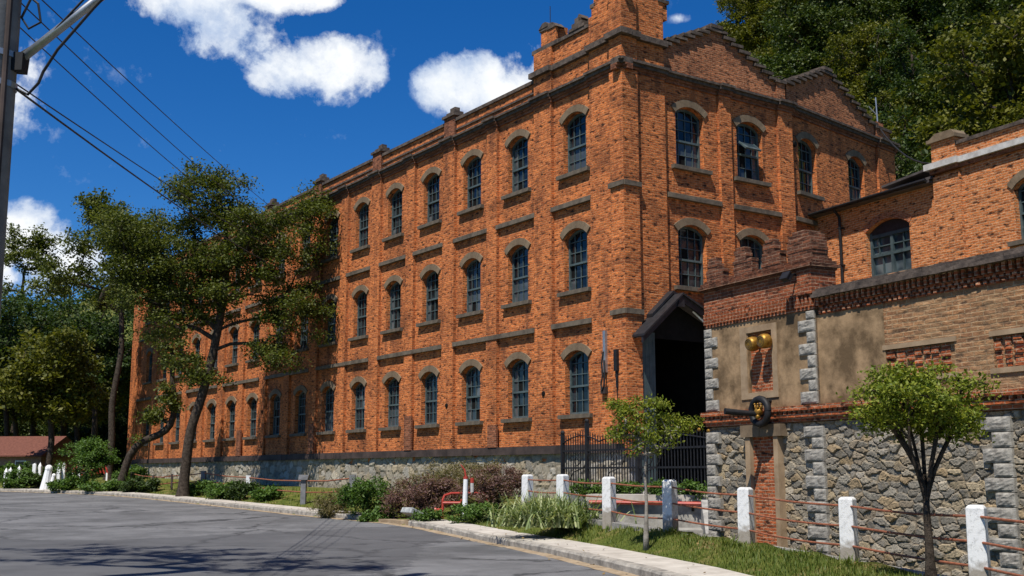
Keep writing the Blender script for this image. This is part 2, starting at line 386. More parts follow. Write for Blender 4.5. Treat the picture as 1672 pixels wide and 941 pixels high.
def thing(name, label, cat, loc=(0, 0, 0), rot=0.0, group=None):
    o = bpy.data.objects.new(name, None); C.objects.link(o); o.empty_display_size = .3
    xf = Matrix.Translation(loc) @ Matrix.Rotation(rot, 4, 'Z'); o.matrix_world = xf; WORLD[o.name] = xf
    tag(o, label, cat, group); return o


def tag(o, label, cat, group=None):
    o['label'] = label; o['category'] = cat
    if group: o['group'] = group
    return o


def struct(o, kind='structure'): o['kind'] = kind; return o


def kids(o): return [c for c in ALLKIDS.get(o.name, [])]


def copy_tree(o, loc, rotz=0.0, scale=1.0, label=None, group=None, parent=None):
    def rec(q, par):
        c = q.copy(); C.objects.link(c)
        if par is not None: c.parent = par
        for ch in q.children: rec(ch, c)
        return c
    c = rec(o, parent); c.parent = parent
    c.location = loc; c.rotation_euler = (0, 0, rotz); c.scale = (scale,) * 3 if not hasattr(scale, '__len__') else scale
    if label: c['label'] = label
    if group: c['group'] = group
    return c


# ------------------------------------------------------------------ the lie of the land
KERB = [(3.9, -40), (3.8, -12), (3.6, 0), (3.35, 7), (2.95, 12), (2.25, 16.9), (1.75, 19.2), (.72, 23.1), (-.32, 26.4), (-1.4, 29.6), (-3.05, 33.9), (-4.7, 36.6),
        (-7.3, 40.2), (-11.2, 46.4), (-15.4, 53), (-18.6, 57.8), (-22.0, 62.2), (-27, 66.6), (-33, 70.6), (-48, 77), (-75, 84)]
VERGE = [(-4.1, -40), (-4.1, 0), (-4.2, 10.6), (-6.2, 14), (-9.2, 17.6), (-14.5, 26), (-25, 43), (-35, 53), (-50, 60.5), (-75, 67)]
KA = np.array(KERB, float); VA = np.array(VERGE, float)


def resample(P, step=0.5):
    P = np.asarray(P, float)
    # Catmull-Rom
    out = []
    for i in range(len(P) - 1):
        p0, p1, p2, p3 = P[max(i - 1, 0)], P[i], P[i + 1], P[min(i + 2, len(P) - 1)]
        k = max(2, int(np.linalg.norm(p2 - p1) / step))
        for q in range(k):
            u = q / k
            out.append(.5 * ((2 * p1) + (-p0 + p2) * u + (2 * p0 - 5 * p1 + 4 * p2 - p3) * u * u + (-p0 + 3 * p1 - 3 * p2 + p3) * u ** 3))
    out.append(P[-1]); return np.array(out)


KS = resample(KA, .5); VS = resample(VA, .6)


def side_dist(px, py, S):
    """signed distance to polyline S; positive on its right-hand side (walking along it)"""
    A = S[:-1]; B = S[1:]; D = B - A; L2 = (D ** 2).sum(1)
    P = np.stack([px, py], -1)[:, None, :]
    tt = np.clip(((P - A) * D).sum(-1) / L2, 0, 1); Q = A + tt[..., None] * D
    dd = np.linalg.norm(P - Q, axis=-1); i = dd.argmin(1); r = np.arange(len(px))
    cr = D[i, 0] * (py - A[i, 1]) - D[i, 1] * (px - A[i, 0])
    return np.where(cr < 0, dd[r, i], -dd[r, i])


FENCE = [(6.25, 10.6), (5.75, 14.3), (5.12, 17.6), (4.13, 20.4), (3.1, 22.6), (2.1, 24.9), (1.2, 27.4), (.4, 30.0)]
SUNK = np.array([(7.0, 6), (6.6, 10.6), (6.1, 14.45), (5.45, 17.8), (4.45, 20.65), (3.42, 22.85), (2.42, 25.15), (1.7, 27.3), (2.0, 27.7), (5.0, 27.2), (14, 12), (16, 6)])


def in_poly(px, py, P):
    ins = np.zeros(len(px), bool); n = len(P)
    for i in range(n):
        x0, y0 = P[i]; x1, y1 = P[(i + 1) % n]
        c = ((y0 > py) != (y1 > py)) & (px < (x1 - x0) * (py - y0) / (y1 - y0 + 1e-12) + x0)
        ins ^= c
    return ins


def road_z(py): return 0.012 * np.maximum(0, np.asarray(py, float) - 28)


def sm(a): a = np.clip(a, 0, 1); return a * a * (3 - 2 * a)


def Hv(px, py, chunk=4000):
    px = np.asarray(px, float).ravel(); py = np.asarray(py, float).ravel(); out = np.empty(len(px))
    for i in range(0, len(px), chunk):
        x = px[i:i + chunk]; y = py[i:i + chunk]
        d = side_dist(x, y, KS); e = -side_dist(x, y, VS)
        zr = road_z(np.minimum(y, 75))
        amp = np.interp(y, [10, 14.3, 17.6, 20.4, 22.6, 24.9, 27.4, 33], [.07, .10, .16, .26, .36, .44, .5, .44]); wide = np.interp(y, [30, 37], [1.15, 3.4])
        z = zr + .12 + amp * sm((d - 1.0) / wide) + .25 * sm((d - 6) / 8)
        z = np.where(d < .25, zr - .08, z)
        z = np.where(e > .1, zr + .1 + .03 * np.minimum(e, 20), z)
        pr = .8 * x + .6 * y - 50
        hill = np.where((pr > 0) & (e < 0), .95 * np.maximum(pr, 0) * sm(pr / 14), 0) * sm((y - 36) / 18)
        hill = np.minimum(hill, 62)
        z = z + hill + np.where(in_poly(x, y, SUNK), -.9, 0)
        out[i:i + chunk] = z
    return out


def H(x, y): return float(Hv([x], [y])[0])


def gx(u, Y, z=1.0):
    """ground easting of something at northing Y that is seen at column u"""
    return (u - 836) / F * (Y * cos(TH) + (z - EYE) * sin(TH))


xs = np.unique(np.concatenate([np.linspace(-400, -60, 18), np.linspace(-60, -34, 14), np.arange(-34, 14, .5), np.linspace(14, 60, 24), np.linspace(60, 420, 19)]))
ys = np.unique(np.concatenate([np.linspace(-200, -12, 14), np.linspace(-12, 8, 11), np.arange(8, 78, .5), np.linspace(78, 150, 37), np.linspace(150, 500, 15)]))
GX, GY = np.meshgrid(xs, ys); GZ = Hv(GX, GY)
me = bpy.data.meshes.new('ground'); nx = len(xs)
idx = np.arange(len(xs) * len(ys)).reshape(len(ys), nx)
Q = np.stack([idx[:-1, :-1], idx[:-1, 1:], idx[1:, 1:], idx[1:, :-1]], -1).reshape(-1, 4)
me.from_pydata(np.stack([GX.ravel(), GY.ravel(), GZ], 1).tolist(), [], Q.tolist()); me.update()
struct(finish(me, 'ground', 'turf', smooth=True))

# the road: a sheet between its two kerb lines
n_ = 260
def along(S, n):
    d = np.concatenate([[0], np.cumsum(np.linalg.norm(np.diff(S, axis=0), axis=1))]); tq = np.linspace(0, d[-1], n)
    return np.stack([np.interp(tq, d, S[:, 0]), np.interp(tq, d, S[:, 1])], 1)
A_, B_ = along(KS, n_), along(VS, n_); m_ = 14
V_ = []
for i in range(n_):
    for q in range(m_ + 1):
        pt = A_[i] + (B_[i] - A_[i]) * q / m_; V_.append((pt[0], pt[1], float(road_z(min(pt[1], 75)))))
F_ = [(i * (m_ + 1) + q, (i + 1) * (m_ + 1) + q, (i + 1) * (m_ + 1) + q + 1, i * (m_ + 1) + q + 1) for i in range(n_ - 1) for q in range(m_)]
me = bpy.data.meshes.new('road'); me.from_pydata(V_, [], [f[::-1] for f in F_]); me.update()
struct(finish(me, 'road', 'asphalt'))


def strip(name, material, S, prof, z_fn, jitter=0.0):
    """sweep a profile of (offset to the right, height) along polyline S"""
    T = np.gradient(S, axis=0); T /= np.linalg.norm(T, axis=1)[:, None]; N = np.stack([T[:, 1], -T[:, 0]], 1)
    vs = []; k = len(prof)
    for i, q in enumerate(S):
        for o_, h in prof:
            jx = random.uniform(-jitter, jitter); pt = q + N[i] * (o_ + jx)
            vs.append((pt[0], pt[1], z_fn(q[1]) + h + random.uniform(-jitter, jitter) * .4))
    fs = [(i * k + j, i * k + j + 1, (i + 1) * k + j + 1, (i + 1) * k + j) for i in range(len(S) - 1) for j in range(k - 1)]
    fs += [tuple(range(k - 1, -1, -1)), tuple((len(S) - 1) * k + j for j in range(k))]
    me = bpy.data.meshes.new(name); me.from_pydata(vs, [], fs); me.update()
    return struct(finish(me, name, material))


rz = lambda y: float(road_z(min(y, 75)))
right_k = KS[KS[:, 1] < 34.3]; left_k = KS[KS[:, 1] > 36.3]
strip('kerb', 'kerb_stone', right_k, [(0, -.2), (.0, .11), (.03, .15), (.20, .155), (.20, -.2)], rz, .012)
strip('pavement', 'pavement', right_k, [(.205, -.1), (.205, .152), (.6, .158), (1.06, .168), (1.06, -.1)], rz, .004)
strip('kerb', 'kerb_stone', left_k, [(0, -.2), (.0, .12), (.03, .16), (.20, .165), (.20, -.2)], rz, .012)
strip('pavement', 'pavement', left_k, [(.205, -.1), (.205, .162), (.6, .17), (.95, .18), (.95, -.1)], rz, .004)
strip('kerb', 'kerb_stone', VS, [(-.2, -.2), (-.2, .15), (-.03, .15), (0, .11), (0, -.2)], rz, .008)
strip('gutter', 'dry_earth', KS[(KS[:, 1] > 8) & (KS[:, 1] < 75)], [(-.26, .002), (-.2, .005), (-.1, .010), (.05, .012)], rz, .02)
mb = MB()                                             # bare earth where the pavement is broken
me = bpy.data.meshes.new('bare_earth'); pp = [(-3.0, 34.0), (-4.9, 36.9), (-4.2, 37.6), (-3.0, 36.9), (-1.6, 34.9)]
mb.hprism([(x, y) for x, y in pp][::-1], rz(35) - .1, rz(35) + .11); struct(mb.build('bare_earth', 'dry_earth'))
fl = resample(np.array(FENCE[:-1], float), .5)
strip('retaining_kerb', 'grey_concrete', fl[::-1][:, :], [(-.28, -1.1), (-.28, .0), (.02, .0), (.02, -1.1)],
      lambda y: float(np.interp(y, [10, 14.3, 17.6, 20.4, 22.6, 24.9, 27.4], [.18, .22, .27, .37, .47, .56, .6])) + .0, .01)
# ------------------------------------------------------------------ the brick mill
CX, CY = 3.7797, 37.0
dL = Vector((-.56452, .82542)); dR = Vector((.82542, .56452))
angL = atan2(-dL.y, -dL.x); angR = atan2(dR.y, dR.x); ang2 = radians(43.5)
BEND = (CX + dR.x * 8.0, CY + dR.y * 8.0)
xL = frame_mat((CX, CY), angL); xR = frame_mat((CX, CY), angR); x2 = frame_mat(BEND, ang2)
LEN = 56.2
SILLZ = (3.6, 7.93, 12.2); OW, OH, RISE, REV = 1.34, 2.2, .27, .30
mill = thing('brick_mill', 'long three-storey orange brick mill with rows of arched windows and stepped gables', 'factory building', (CX, CY, .5), angL)


def arc(cx, w, zt, rise, n=10):
    """points of a segmental arch from left to right, crown at zt"""
    R = (w * w / 4 + rise * rise) / (2 * rise); a = math.asin(w / 2 / R)
    return [(cx + R * sin(-a + 2 * a * i / n), zt - R + R * cos(-a + 2 * a * i / n)) for i in range(n + 1)]


def wall_with_openings(mb, x0, x1, z0, z1, ops, rev=REV, y=0.0):
    """ops: (cx, w, zbottom, zcrown, rise); wall face at y, reveals running inwards"""
    def quad(a, b, c, d):
        if abs(b - a) > 1e-5 and abs(d - c) > 1e-5: mb.add([(a, y, c), (b, y, c), (b, y, d), (a, y, d)], [(0, 1, 2, 3)])
    cols = {}
    for o in ops: cols.setdefault((round(o[0], 3), o[1]), []).append(o)
    x = x0
    for (cx, w) in sorted(cols):
        a, b = cx - w / 2, cx + w / 2
        quad(x, a, z0, z1); x = b; z = z0
        st = sorted(cols[(cx, w)], key=lambda o: o[2])
        for i, (_, _, zb, zt, rise) in enumerate(st):
            quad(a, b, z, zb); P = arc(cx, w, zt, rise); top = st[i + 1][2] if i + 1 < len(st) else z1
            mid = zt + .05
            for q in range(len(P) - 1):
                (xa, za), (xb, zb2) = P[q], P[q + 1]
                mb.add([(xa, y, za), (xb, y, zb2), (xb, y, mid), (xa, y, mid)], [(0, 1, 2, 3)])
            z = mid
            ring = [(a, zb), (b, zb)] + P[::-1]
            n = len(ring); vs = [(u, y, v) for u, v in ring] + [(u, y + rev, v) for u, v in ring]
            mb.add(vs, [(q, q + n, (q + 1) % n + n, (q + 1) % n) for q in range(n)])
        quad(a, b, z, z1)
    quad(x, x1, z0, z1)


CW = [2.72] + [6.3 + 3.278 * k for k in range(15)]
def opsL():
    return [(-s, OW, z, z + OH, RISE) for s in CW for z in SILLZ]
mb = MB(); wall_with_openings(mb, -LEN, 0, 2.0, 15.5, opsL()); mb.build('wall', 'mill_brick', mill, xL)
TW = [3.04, 6.04]
DOOR = (2.5, 2.96, .45, 6.45, .5)
mb = MB(); wall_with_openings(mb, 0, 8.0, 7.0, 15.5, [(tt, OW, z, z + OH, RISE) for tt in TW for z in SILLZ[1:]]); wall_with_openings(mb, 0, 8.0, .4, 7.0, [(2.62, 3.2, .45, 6.30, .03)], .5)
mb.build('wall', 'mill_brick', mill, xR)
T2 = [1.47, 5.12]
mb = MB(); wall_with_openings(mb, 0, 8.2, .4, 15.5, [(tt, 1.26, 12.2, 14.4, RISE) for tt in T2]); mb.build('wall', 'mill_brick', mill, x2)
# end walls, rear and roof close the volume
Bp = (CX + dL.x * LEN, CY + dL.y * LEN); inL = Vector((dR.x, dR.y))
E2 = (BEND[0] + cos(ang2) * 8.2, BEND[1] + sin(ang2) * 8.2)
Cc = (Bp[0] + inL.x * 16, Bp[1] + inL.y * 16); Dd = (E2[0] - sin(ang2) * 14, E2[1] + cos(ang2) * 14)
mb = MB()
for a, b in ((Bp, Cc), (Cc, Dd), (Dd, E2)):
    mb.add([(*b, 0.2), (*a, 0.2), (*a, 15.5), (*b, 15.5)], [(0, 1, 2, 3)])
o = mb.build('rear_wall', 'mill_brick', mill)
mb = MB(); mb.hprism([(CX + .1, CY + .45), (BEND[0] - .2, BEND[1] + .4), (E2[0] - .4, E2[1] + .2), Dd, Cc, (Bp[0] + .4, Bp[1] + .1)], 14.9, 15.25)
mb.build('roof', 'roof_metal', mill)
for z in (2.4, 6.9, 11.2):                                # floors inside keep daylight out of the rooms
    pass
# stone plinth and dark beam


def rubble_mesh(x0, x1, z0, z1, res, cw, ch, depth, seed, palette, mortar, fade=None):
    r = np.random.default_rng(seed)
    nxg, nzg = int((x1 - x0) / res) + 1, int((z1 - z0) / res) + 1
    X, Z = np.meshgrid(np.linspace(x0, x1, nxg), np.linspace(z0, z1, nzg))
    rows = int((z1 - z0) / ch) + 3; pts = []
    for q in range(-1, rows):
        x = x0 - cw + r.uniform(0, cw)
        while x < x1 + cw:
            w = cw * r.uniform(.5, 1.6); pts.append((x + w / 2, z0 + (q + .5) * ch + r.normal(0, ch * .34))); x += w
    pts = np.array(pts); k = len(pts); asp = cw / ch * .72
    # local noise warps the joints
    gxn = X + .018 * np.sin(Z * 17 + X * 5) + .012 * np.sin(X * 23 - Z * 31); gzn = Z + .016 * np.sin(X * 9 + Z * 7) + .008 * np.sin(X * 31)
    G = np.stack([gxn.ravel() / asp, gzn.ravel()], 1); Pp = pts / [asp, 1]
    f1 = np.empty(len(G)); f2 = np.empty(len(G)); ci = np.empty(len(G), int)
    for i in range(0, len(G), 4000):
        d = np.abs(G[i:i + 4000, None, :] - Pp[None]); d = (d[..., 0] ** 2.2 + d[..., 1] ** 2.2) ** (1 / 2.2)
        srt = np.argpartition(d, 1, axis=1)[:, :2]; dd = np.take_along_axis(d, srt, 1)
        sw = dd[:, 0] > dd[:, 1]; a = np.where(sw, srt[:, 1], srt[:, 0]); f1[i:i + 4000] = dd.min(1); f2[i:i + 4000] = dd.max(1); ci[i:i + 4000] = a
    e = np.clip((f2 - f1) / (.22 * ch), 0, 1); e = e * e * (3 - 2 * e)
    tilt = r.normal(0, .10, (k, 2)); hgt = r.uniform(.15, 1.0, k)
    dx = gxn.ravel() - pts[ci, 0]; dz = gzn.ravel() - pts[ci, 1]
    facet = r.normal(0, 1, len(G)) * .05
    h = e * (hgt[ci] * depth + tilt[ci, 0] * dx * .55 + tilt[ci, 1] * dz * .7 + facet * depth)
    V = np.stack([X.ravel(), -h, Z.ravel()], 1)
    ids = np.arange(nxg * nzg).reshape(nzg, nxg)
    Qd = np.stack([ids[:-1, :-1], ids[:-1, 1:], ids[1:, 1:], ids[1:, :-1]], -1).reshape(-1, 4)
    me = bpy.data.meshes.new('rubble'); me.from_pydata(V.tolist(), [], Qd.tolist()); me.update()
    pal = np.array(palette)[r.integers(0, len(palette), k)] * r.uniform(.75, 1.2, (k, 1))
    col = pal[ci] * e[:, None] + np.array(mortar) * (1 - e[:, None])
    at = me.color_attributes.new('col', 'FLOAT_COLOR', 'POINT')
    at.data.foreach_set('color', np.concatenate([col, np.ones((len(col), 1))], 1).astype(np.float32).ravel())
    return me


GREY = [(.20, .178, .142), (.26, .23, .182), (.30, .258, .195), (.235, .19, .135), (.30, .22, .13), (.175, .158, .13), (.32, .255, .165), (.245, .215, .172)]
me = rubble_mesh(-LEN, .05, -.2, 2.26, .075, .55, .30, .05, 3, [(.30, .262, .20), (.34, .30, .235), (.25, .225, .185), (.31, .255, .175), (.35, .32, .27)], (.17, .14, .10))
finish(me, 'stone_plinth', 'rubble', mill, xL)
me = rubble_mesh(-.05, .98, -.2, 2.26, .1, .55, .30, .05, 4, [(.38, .35, .29), (.33, .31, .28)], (.2, .17, .13))
finish(me, 'stone_plinth', 'rubble', mill, xR)
mb = MB(); mb.box(-LEN - .1, .16, -.16, .02, 2.26, 2.55); s_ = 3.0
while s_ < LEN:
    mb.box(-s_ - .06, -s_ + .06, -.185, -.15, 2.28, 2.53); s_ += 6.2
mb.build('plinth_beam', 'dark_beam', mill, xL)
# pilasters
PIL = [(3.97, 5.06, True)] + [(6.3 + 3.278 * (k + .5) - (.46 if k % 2 else .36), 6.3 + 3.278 * (k + .5) + (.46 if k % 2 else .36), bool(k % 2)) for k in range(14)] + [(54.4, 56.2, True)]
for a, b, _ in PIL:
    mb = MB(); mb.box(-b, -a, -.13, .02, 2.54, 15.12); mb.build('pilaster', 'mill_brick', mill, xL)
mb = MB(); mb.box(-1.68, .127, -.13, .02, 2.54, 15.12); mb.build('pilaster', 'mill_brick', mill, xL)
mb = MB(); mb.box(-.124, 1.78, -.13, .02, 6.9, 15.13); mb.box(-.124, .9, -.128, .02, 2.2, 6.9); mb.build('pilaster', 'mill_brick', mill, xR)
mb = MB(); mb.box(-.43, .255, -.255, -.1, 2.545, 15.14); mb.box(-.43, .25, -.25, -.1, 15.5, 17.98); mb.build('corner_pier', 'mill_brick', mill, xL)
mb = MB(); mb.box(-.252, .43, -.258, -.1, 2.21, 15.15); mb.box(-.247, .43, -.252, -.1, 15.5, 17.985); mb.build('corner_pier', 'mill_brick', mill, xR)
for a, b in ((4.42, 5.0), (7.5, 8.25)):
    mb = MB(); mb.box(a, b, -.12, .02, .5, 15.12); mb.build('pilaster', 'mill_brick', mill, xR)
for a, b in ((-.03, .3), (6.8, 8.2)):
    mb = MB(); mb.box(a, b, -.12, .02, .5, 15.12); mb.build('pilaster', 'mill_brick', mill, x2)
for k in (0, 2, 5, 8):                              # low repairs in darker brick against some pilasters
    c_ = 6.3 + 3.278 * (k + .5) - .15
    mb = MB(); mb.box(-c_ - .30, -c_ + .30, -.19, -.1, 2.55, 3.4 + .3 * (k % 3)); mb.build('buttress', 'sooty_brick', mill, xL)


def cornice(x0, x1, xf, breaks, eps=0.0, z0=15.12):
    prof = [(0, .11, .06), (.11, .19, .12), (.19, .30, .19), (.30, .385, .27)]
    mb = MB()
    for q, (a, b, pj) in enumerate(prof): mb.box(x0, x1, -pj, .1, z0 + a + eps, z0 + b + eps, int(q > 1))
    for xa, xb in breaks:
        for q, (a, b, pj) in enumerate(prof): mb.box(max(xa - .05, x0 - .3), xb + .05, -pj - .10, .1, z0 + a - .003 + eps, z0 + b + .003 + eps, int(q > 1))
    return mb.build('cornice', ['sooty_brick', 'dark_coping'], mill, xf)


cornice(-LEN - .2, .32, xL, [(-b, -a) for a, b, _ in PIL] + [(-1.68, .38)])
cornice(-.30, 8.1, xR, [(-.4, 1.78), (4.42, 5.0), (7.5, 8.0)], .004)
cornice(-.05, 8.5, x2, [(0, .3), (6.8, 8.2)], .008)
# parapet along the street front with pedestals every second pier
mb = MB(); mb.box(-LEN, -5.06, .0, .32, 15.53, 16.2); mb.build('parapet', 'mill_brick', mill, xL)
mb = MB(); mb.box(-LEN - .1, -5.07, -.09, .4, 16.2, 16.33); mb.box(-LEN - .1, -5.07, -.05, .02, 15.80, 15.88); mb.build('parapet_coping', 'dark_coping', mill, xL)
for a, b, major in PIL[1:]:
    if major:
        c_ = -(a + b) / 2; mb = MB()
        mb.box(c_ - .42, c_ + .42, -.12, .42, 15.54, 16.45); mb.box(c_ - .5, c_ + .5, -.2, .5, 16.45, 16.56, 1); mb.box(c_ - .36, c_ + .36, -.06, .36, 16.56, 16.7, 1)
        mb.box(c_ - .2, c_ + .2, .05, .28, 16.7, 16.9, 1, .02); mb.build('pedestal', ['sooty_brick', 'dark_coping'], mill, xL)
# corner tower parapet
mb = MB(); mb.box(-5.06, -1.30, .0, .5, 15.53, 17.32); mb.build('tower_parapet', 'mill_brick', mill, xL)
mb = MB(); mb.box(-5.06, -3.97, -.12, 0.02, 15.54, 17.3); mb.build('pilaster', 'mill_brick', mill, xL)
mb = MB(); mb.box(-1.68, .12, -.125, .02, 15.55, 17.6); mb.box(-1.40, .1, -.11, 1.5, 17.6, 20.2); mb.box(-1.56, -1.3, -.09, .5, 17.55, 17.95); mb.build('corner_tower', 'mill_brick', mill, xL)
mb = MB(); mb.box(-.118, 1.78, -.122, .02, 15.56, 20.15); mb.build('pilaster', 'mill_brick', mill, xR)
mb = MB()
for (a, b, ya) in ((-5.16, .3, -.15), (-5.2, -3.9, -.28), (-1.76, .37, -.28), (-.5, .46, -.42)):
    mb.box(a, b, ya, .05, 16.32 + .003 * (abs(ya) * 10), 16.52 + .004 * (abs(ya) * 10))
mb.build('string_course', 'dark_coping', mill, xL)
mb = MB()
for (a, b, ya) in ((-.28, 1.9, -.155), (-.35, 1.86, -.285), (-.41, .5, -.425)):
    mb.box(a, b, ya, .05, 16.315 + .003 * (abs(ya) * 10), 16.515 + .004 * (abs(ya) * 10))
mb.build('string_course', 'dark_coping', mill, xR)
mb = MB(); mb.box(-4.9, -1.45, -.08, .58, 17.32, 17.45)
for a, b, z0_, z1_ in ((-5.2, -3.5, 17.30, 17.46), (-1.62, -1.3, 17.93, 18.08), (-1.75, -1.45, 17.45, 17.6), (-2.9, -1.98, 17.45, 17.56), (-2.7, -2.1, 17.56, 17.7), (-2.52, -2.28, 17.7, 17.86)):
    mb.box(a, b, -.11, .61, z0_, z1_)
mb.prism([(-2.56, 17.86), (-2.24, 17.86), (-2.4, 18.05)], 0, .4)
mb.build('tower_coping', 'dark_coping', mill, xL)
mb = MB(); mb.box(-4.66, -3.72, -.06, .5, 17.46, 18.06); mb.box(-4.2, -3.68, -.1, .0, 17.46, 17.98)
mb.box(-4.72, -4.1, -.1, .55, 18.06, 18.16, 1); mb.prism([(-4.76, 18.16), (-4.06, 18.16), (-4.3, 18.36), (-4.5, 18.36)], -.12, .58, 1)
mb.prism([(-4.25, 17.98), (-3.6, 17.98), (-3.85, 18.2), (-4.05, 18.2)], -.14, .3, 1); mb.build('turret', ['mill_brick', 'dark_coping'], mill, xL)
mb = MB(); mb.tube([xL @ Vector((-4.42, .2, 18.3)), xL @ Vector((-4.42, .2, 19.1))], .016, 6)
tag(mb.build('lightning_rod', 'cable'), 'thin lightning rod standing on the small brick turret', 'lightning rod')
mb = MB(); mb.box(-.52, .34, -.34, .02, 17.98, 18.12); mb.box(-.3, .5, -.3, .02, 18.12, 18.2); mb.build('pier_cap', 'dark_coping', mill, xL)
mb = MB(); mb.box(1.6, 2.0, -.1, .45, 17.4, 18.0); mb.box(1.55, 2.06, -.16, .5, 18.0, 18.12, 1); mb.build('side_pier', ['mill_brick', 'dark_coping'], mill, xR)


def gable(xf, x0, x1, zl, zr_, xp, zp, nl, nr, y1=.45):
    """stepped gable wall with a stone slab on every step"""
    steps = []
    for i in range(nl): steps.append((x0 + (xp - x0) * i / nl, x0 + (xp - x0) * (i + 1) / nl, zl + (zp - zl) * (i + .6) / nl))
    for i in range(nr): steps.append((xp + (x1 - xp) * i / nr, xp + (x1 - xp) * (i + 1) / nr, zp - (zp - zr_) * (i + .4) / nr))
    poly = [(x0, 15.55), (x1, 15.55)]
    for a, b, z in reversed(steps): poly += [(b, z), (a, z)]
    mb = MB(); mb.prism(poly, .02, y1); mb.build('gable', 'gable_brick', mill, xf)
    for i, (a, b, z) in enumerate(steps):
        up = i < nl; mb = MB()
        mb.box(a - (.16 if up else .03), b + (.03 if up else .16), -.1, y1 + .1, z, z + .11, 0, .008); mb.build('coping_stone', 'dark_coping', mill, xf)
    mb = MB(); mb.box(xp - .3, xp + .3, -.12, y1 + .12, zp + .06, zp + .19, 0, .01); mb.build('coping_stone', 'dark_coping', mill, xf)


gable(xR, 1.8, 7.6, 16.42, 16.2, 4.45, 17.62, 7, 8)
gable(x2, .2, 6.8, 16.25, 16.0, 3.15, 17.52, 7, 8)
mb = MB(); mb.box(7.55, 8.0, -.06, .5, 15.54, 16.25); mb.box(7.48, 8.06, -.12, .56, 16.25, 16.37, 1); mb.build('pedestal', ['gable_brick', 'dark_coping'], mill, xR)
mb = MB(); mb.box(6.85, 8.0, -.06, .5, 15.54, 16.0); mb.box(6.8, 8.1, -.12, .56, 16.0, 16.12, 1); mb.box(7.1, 7.6, .0, .4, 16.12, 16.35); mb.build('pedestal', ['gable_brick', 'dark_coping'], mill, x2)


def ledge(x0, x1, zt, xf, pj=.15, y=0.0):
    mb = MB(); mb.box(x0, x1, -pj + y, .05 + y, zt - .17, zt, 0, .006); return mb.build('ledge', 'ledge_stone', mill, xf)


edges = [(1.70, 3.97)] + [(PIL[i][1], PIL[i + 1][0]) for i in range(len(PIL) - 1)]
for i, (a, b) in enumerate(edges):
    ledge(-b + (-.04), -a + .03, 11.13, xL)
for i in range(0, len(edges)):                           # at the second floor the slabs run on across the slighter piers
    a, b = edges[i]; minor_next = i + 1 < len(edges) and not PIL[i][2]
    ledge(-b - (.78 if minor_next else .02), -a + .02, 6.83 , xL, .165)
ledge(-.48, .30, 11.24, xL, .33); ledge(-.27, .48, 11.245, xR, .333); ledge(-.48, .30, 6.92, xL, .33); ledge(-.27, .48, 6.925, xR, .333)
for z in (11.15, 6.85):
    if z > 7: ledge(1.85, 4.40, z, xR)
    ledge(5.04, 7.48, z, xR); ledge(.34, 6.7, z, x2)

# windows: one prototype, every window an object with pane, sash, arch and sill of its own


def make_window(parent, xf, w=OW, h=OH, rise=RISE, cols=4, arch_mat='brownstone', hood=True):
    yg = REV - .03
    pane = MB(); P = arc(0, w, h, rise); pane.add([(-w / 2, yg, 0), (w / 2, yg, 0)] + [(x, yg, z) for x, z in P[::-1]], [tuple(range(len(P) + 2))])
    win = pane.build('window', 'window_glass', parent, xf)
    f = MB(); y0, y1 = yg - .07, yg + .0
    f.box(-w / 2, -w / 2 + .075, y0, y1 - .004, 0, h - rise + .02); f.box(w / 2 - .075, w / 2, y0, y1 - .004, 0, h - rise + .02); f.box(-w / 2 + .07, w / 2 - .07, y0 + .003, y1 - .004, 0, .085)
    Pi = arc(0, w, h - .085, rise); Po = arc(0, w, h, rise)
    for i in range(len(P) - 1):
        f.add([(Pi[i][0], y0, Pi[i][1]), (Pi[i + 1][0], y0, Pi[i + 1][1]), (Po[i + 1][0], y0, Po[i + 1][1]), (Po[i][0], y0, Po[i][1]),
               (Pi[i][0], y1, Pi[i][1]), (Pi[i + 1][0], y1, Pi[i + 1][1])], [(0, 1, 2, 3), (1, 0, 4, 5)])
    H_ = h - rise
    f.box(-w / 2 + .07, w / 2 - .07, y0 - .02, y1 - .006, h * .43, h * .43 + .07)
    for zz in (h * .215, h * .63, h * .81): f.box(-w / 2 + .07, w / 2 - .07, y0 + .03, y1 - .005, zz, zz + .028)
    for q in range(1, cols):
        xx = -w / 2 + w * q / cols; zt = Pi[0][1] + (rise * (1 - (2 * xx / w) ** 2)); f.box(xx - .014, xx + .014, y0 + .034, y1 - .007, .08, zt)
    f.build('sash', 'sash_paint', win, xf)
    if hood:
        a = MB(); A = arc(0, w + .06, h + .01, rise + .01, 12); cA = h + .01
        R = ((w + .06) ** 2 / 4 + (rise + .01) ** 2) / (2 * (rise + .01)); cz = cA - R; Bq = [(x * (R + .255) / R, cz + (z - cz) * (R + .255) / R) for x, z in A]
        for i in range(12):
            j = .004 * (i % 2)
            a.prism([A[i], A[i + 1], Bq[i + 1], Bq[i]], -.05 - j, .03)
        a.build('arch', arch_mat, win, xf)
    s = MB(); s.box(-w / 2 - .24, w / 2 + .24, -.17, REV - .1, -.15, -.004, 0, .004); s.build('sill', 'ledge_stone', win, xf)
    return win


def at_wall(xf, x, z, y=0.0): return xf @ Matrix.Translation((x, y, z))


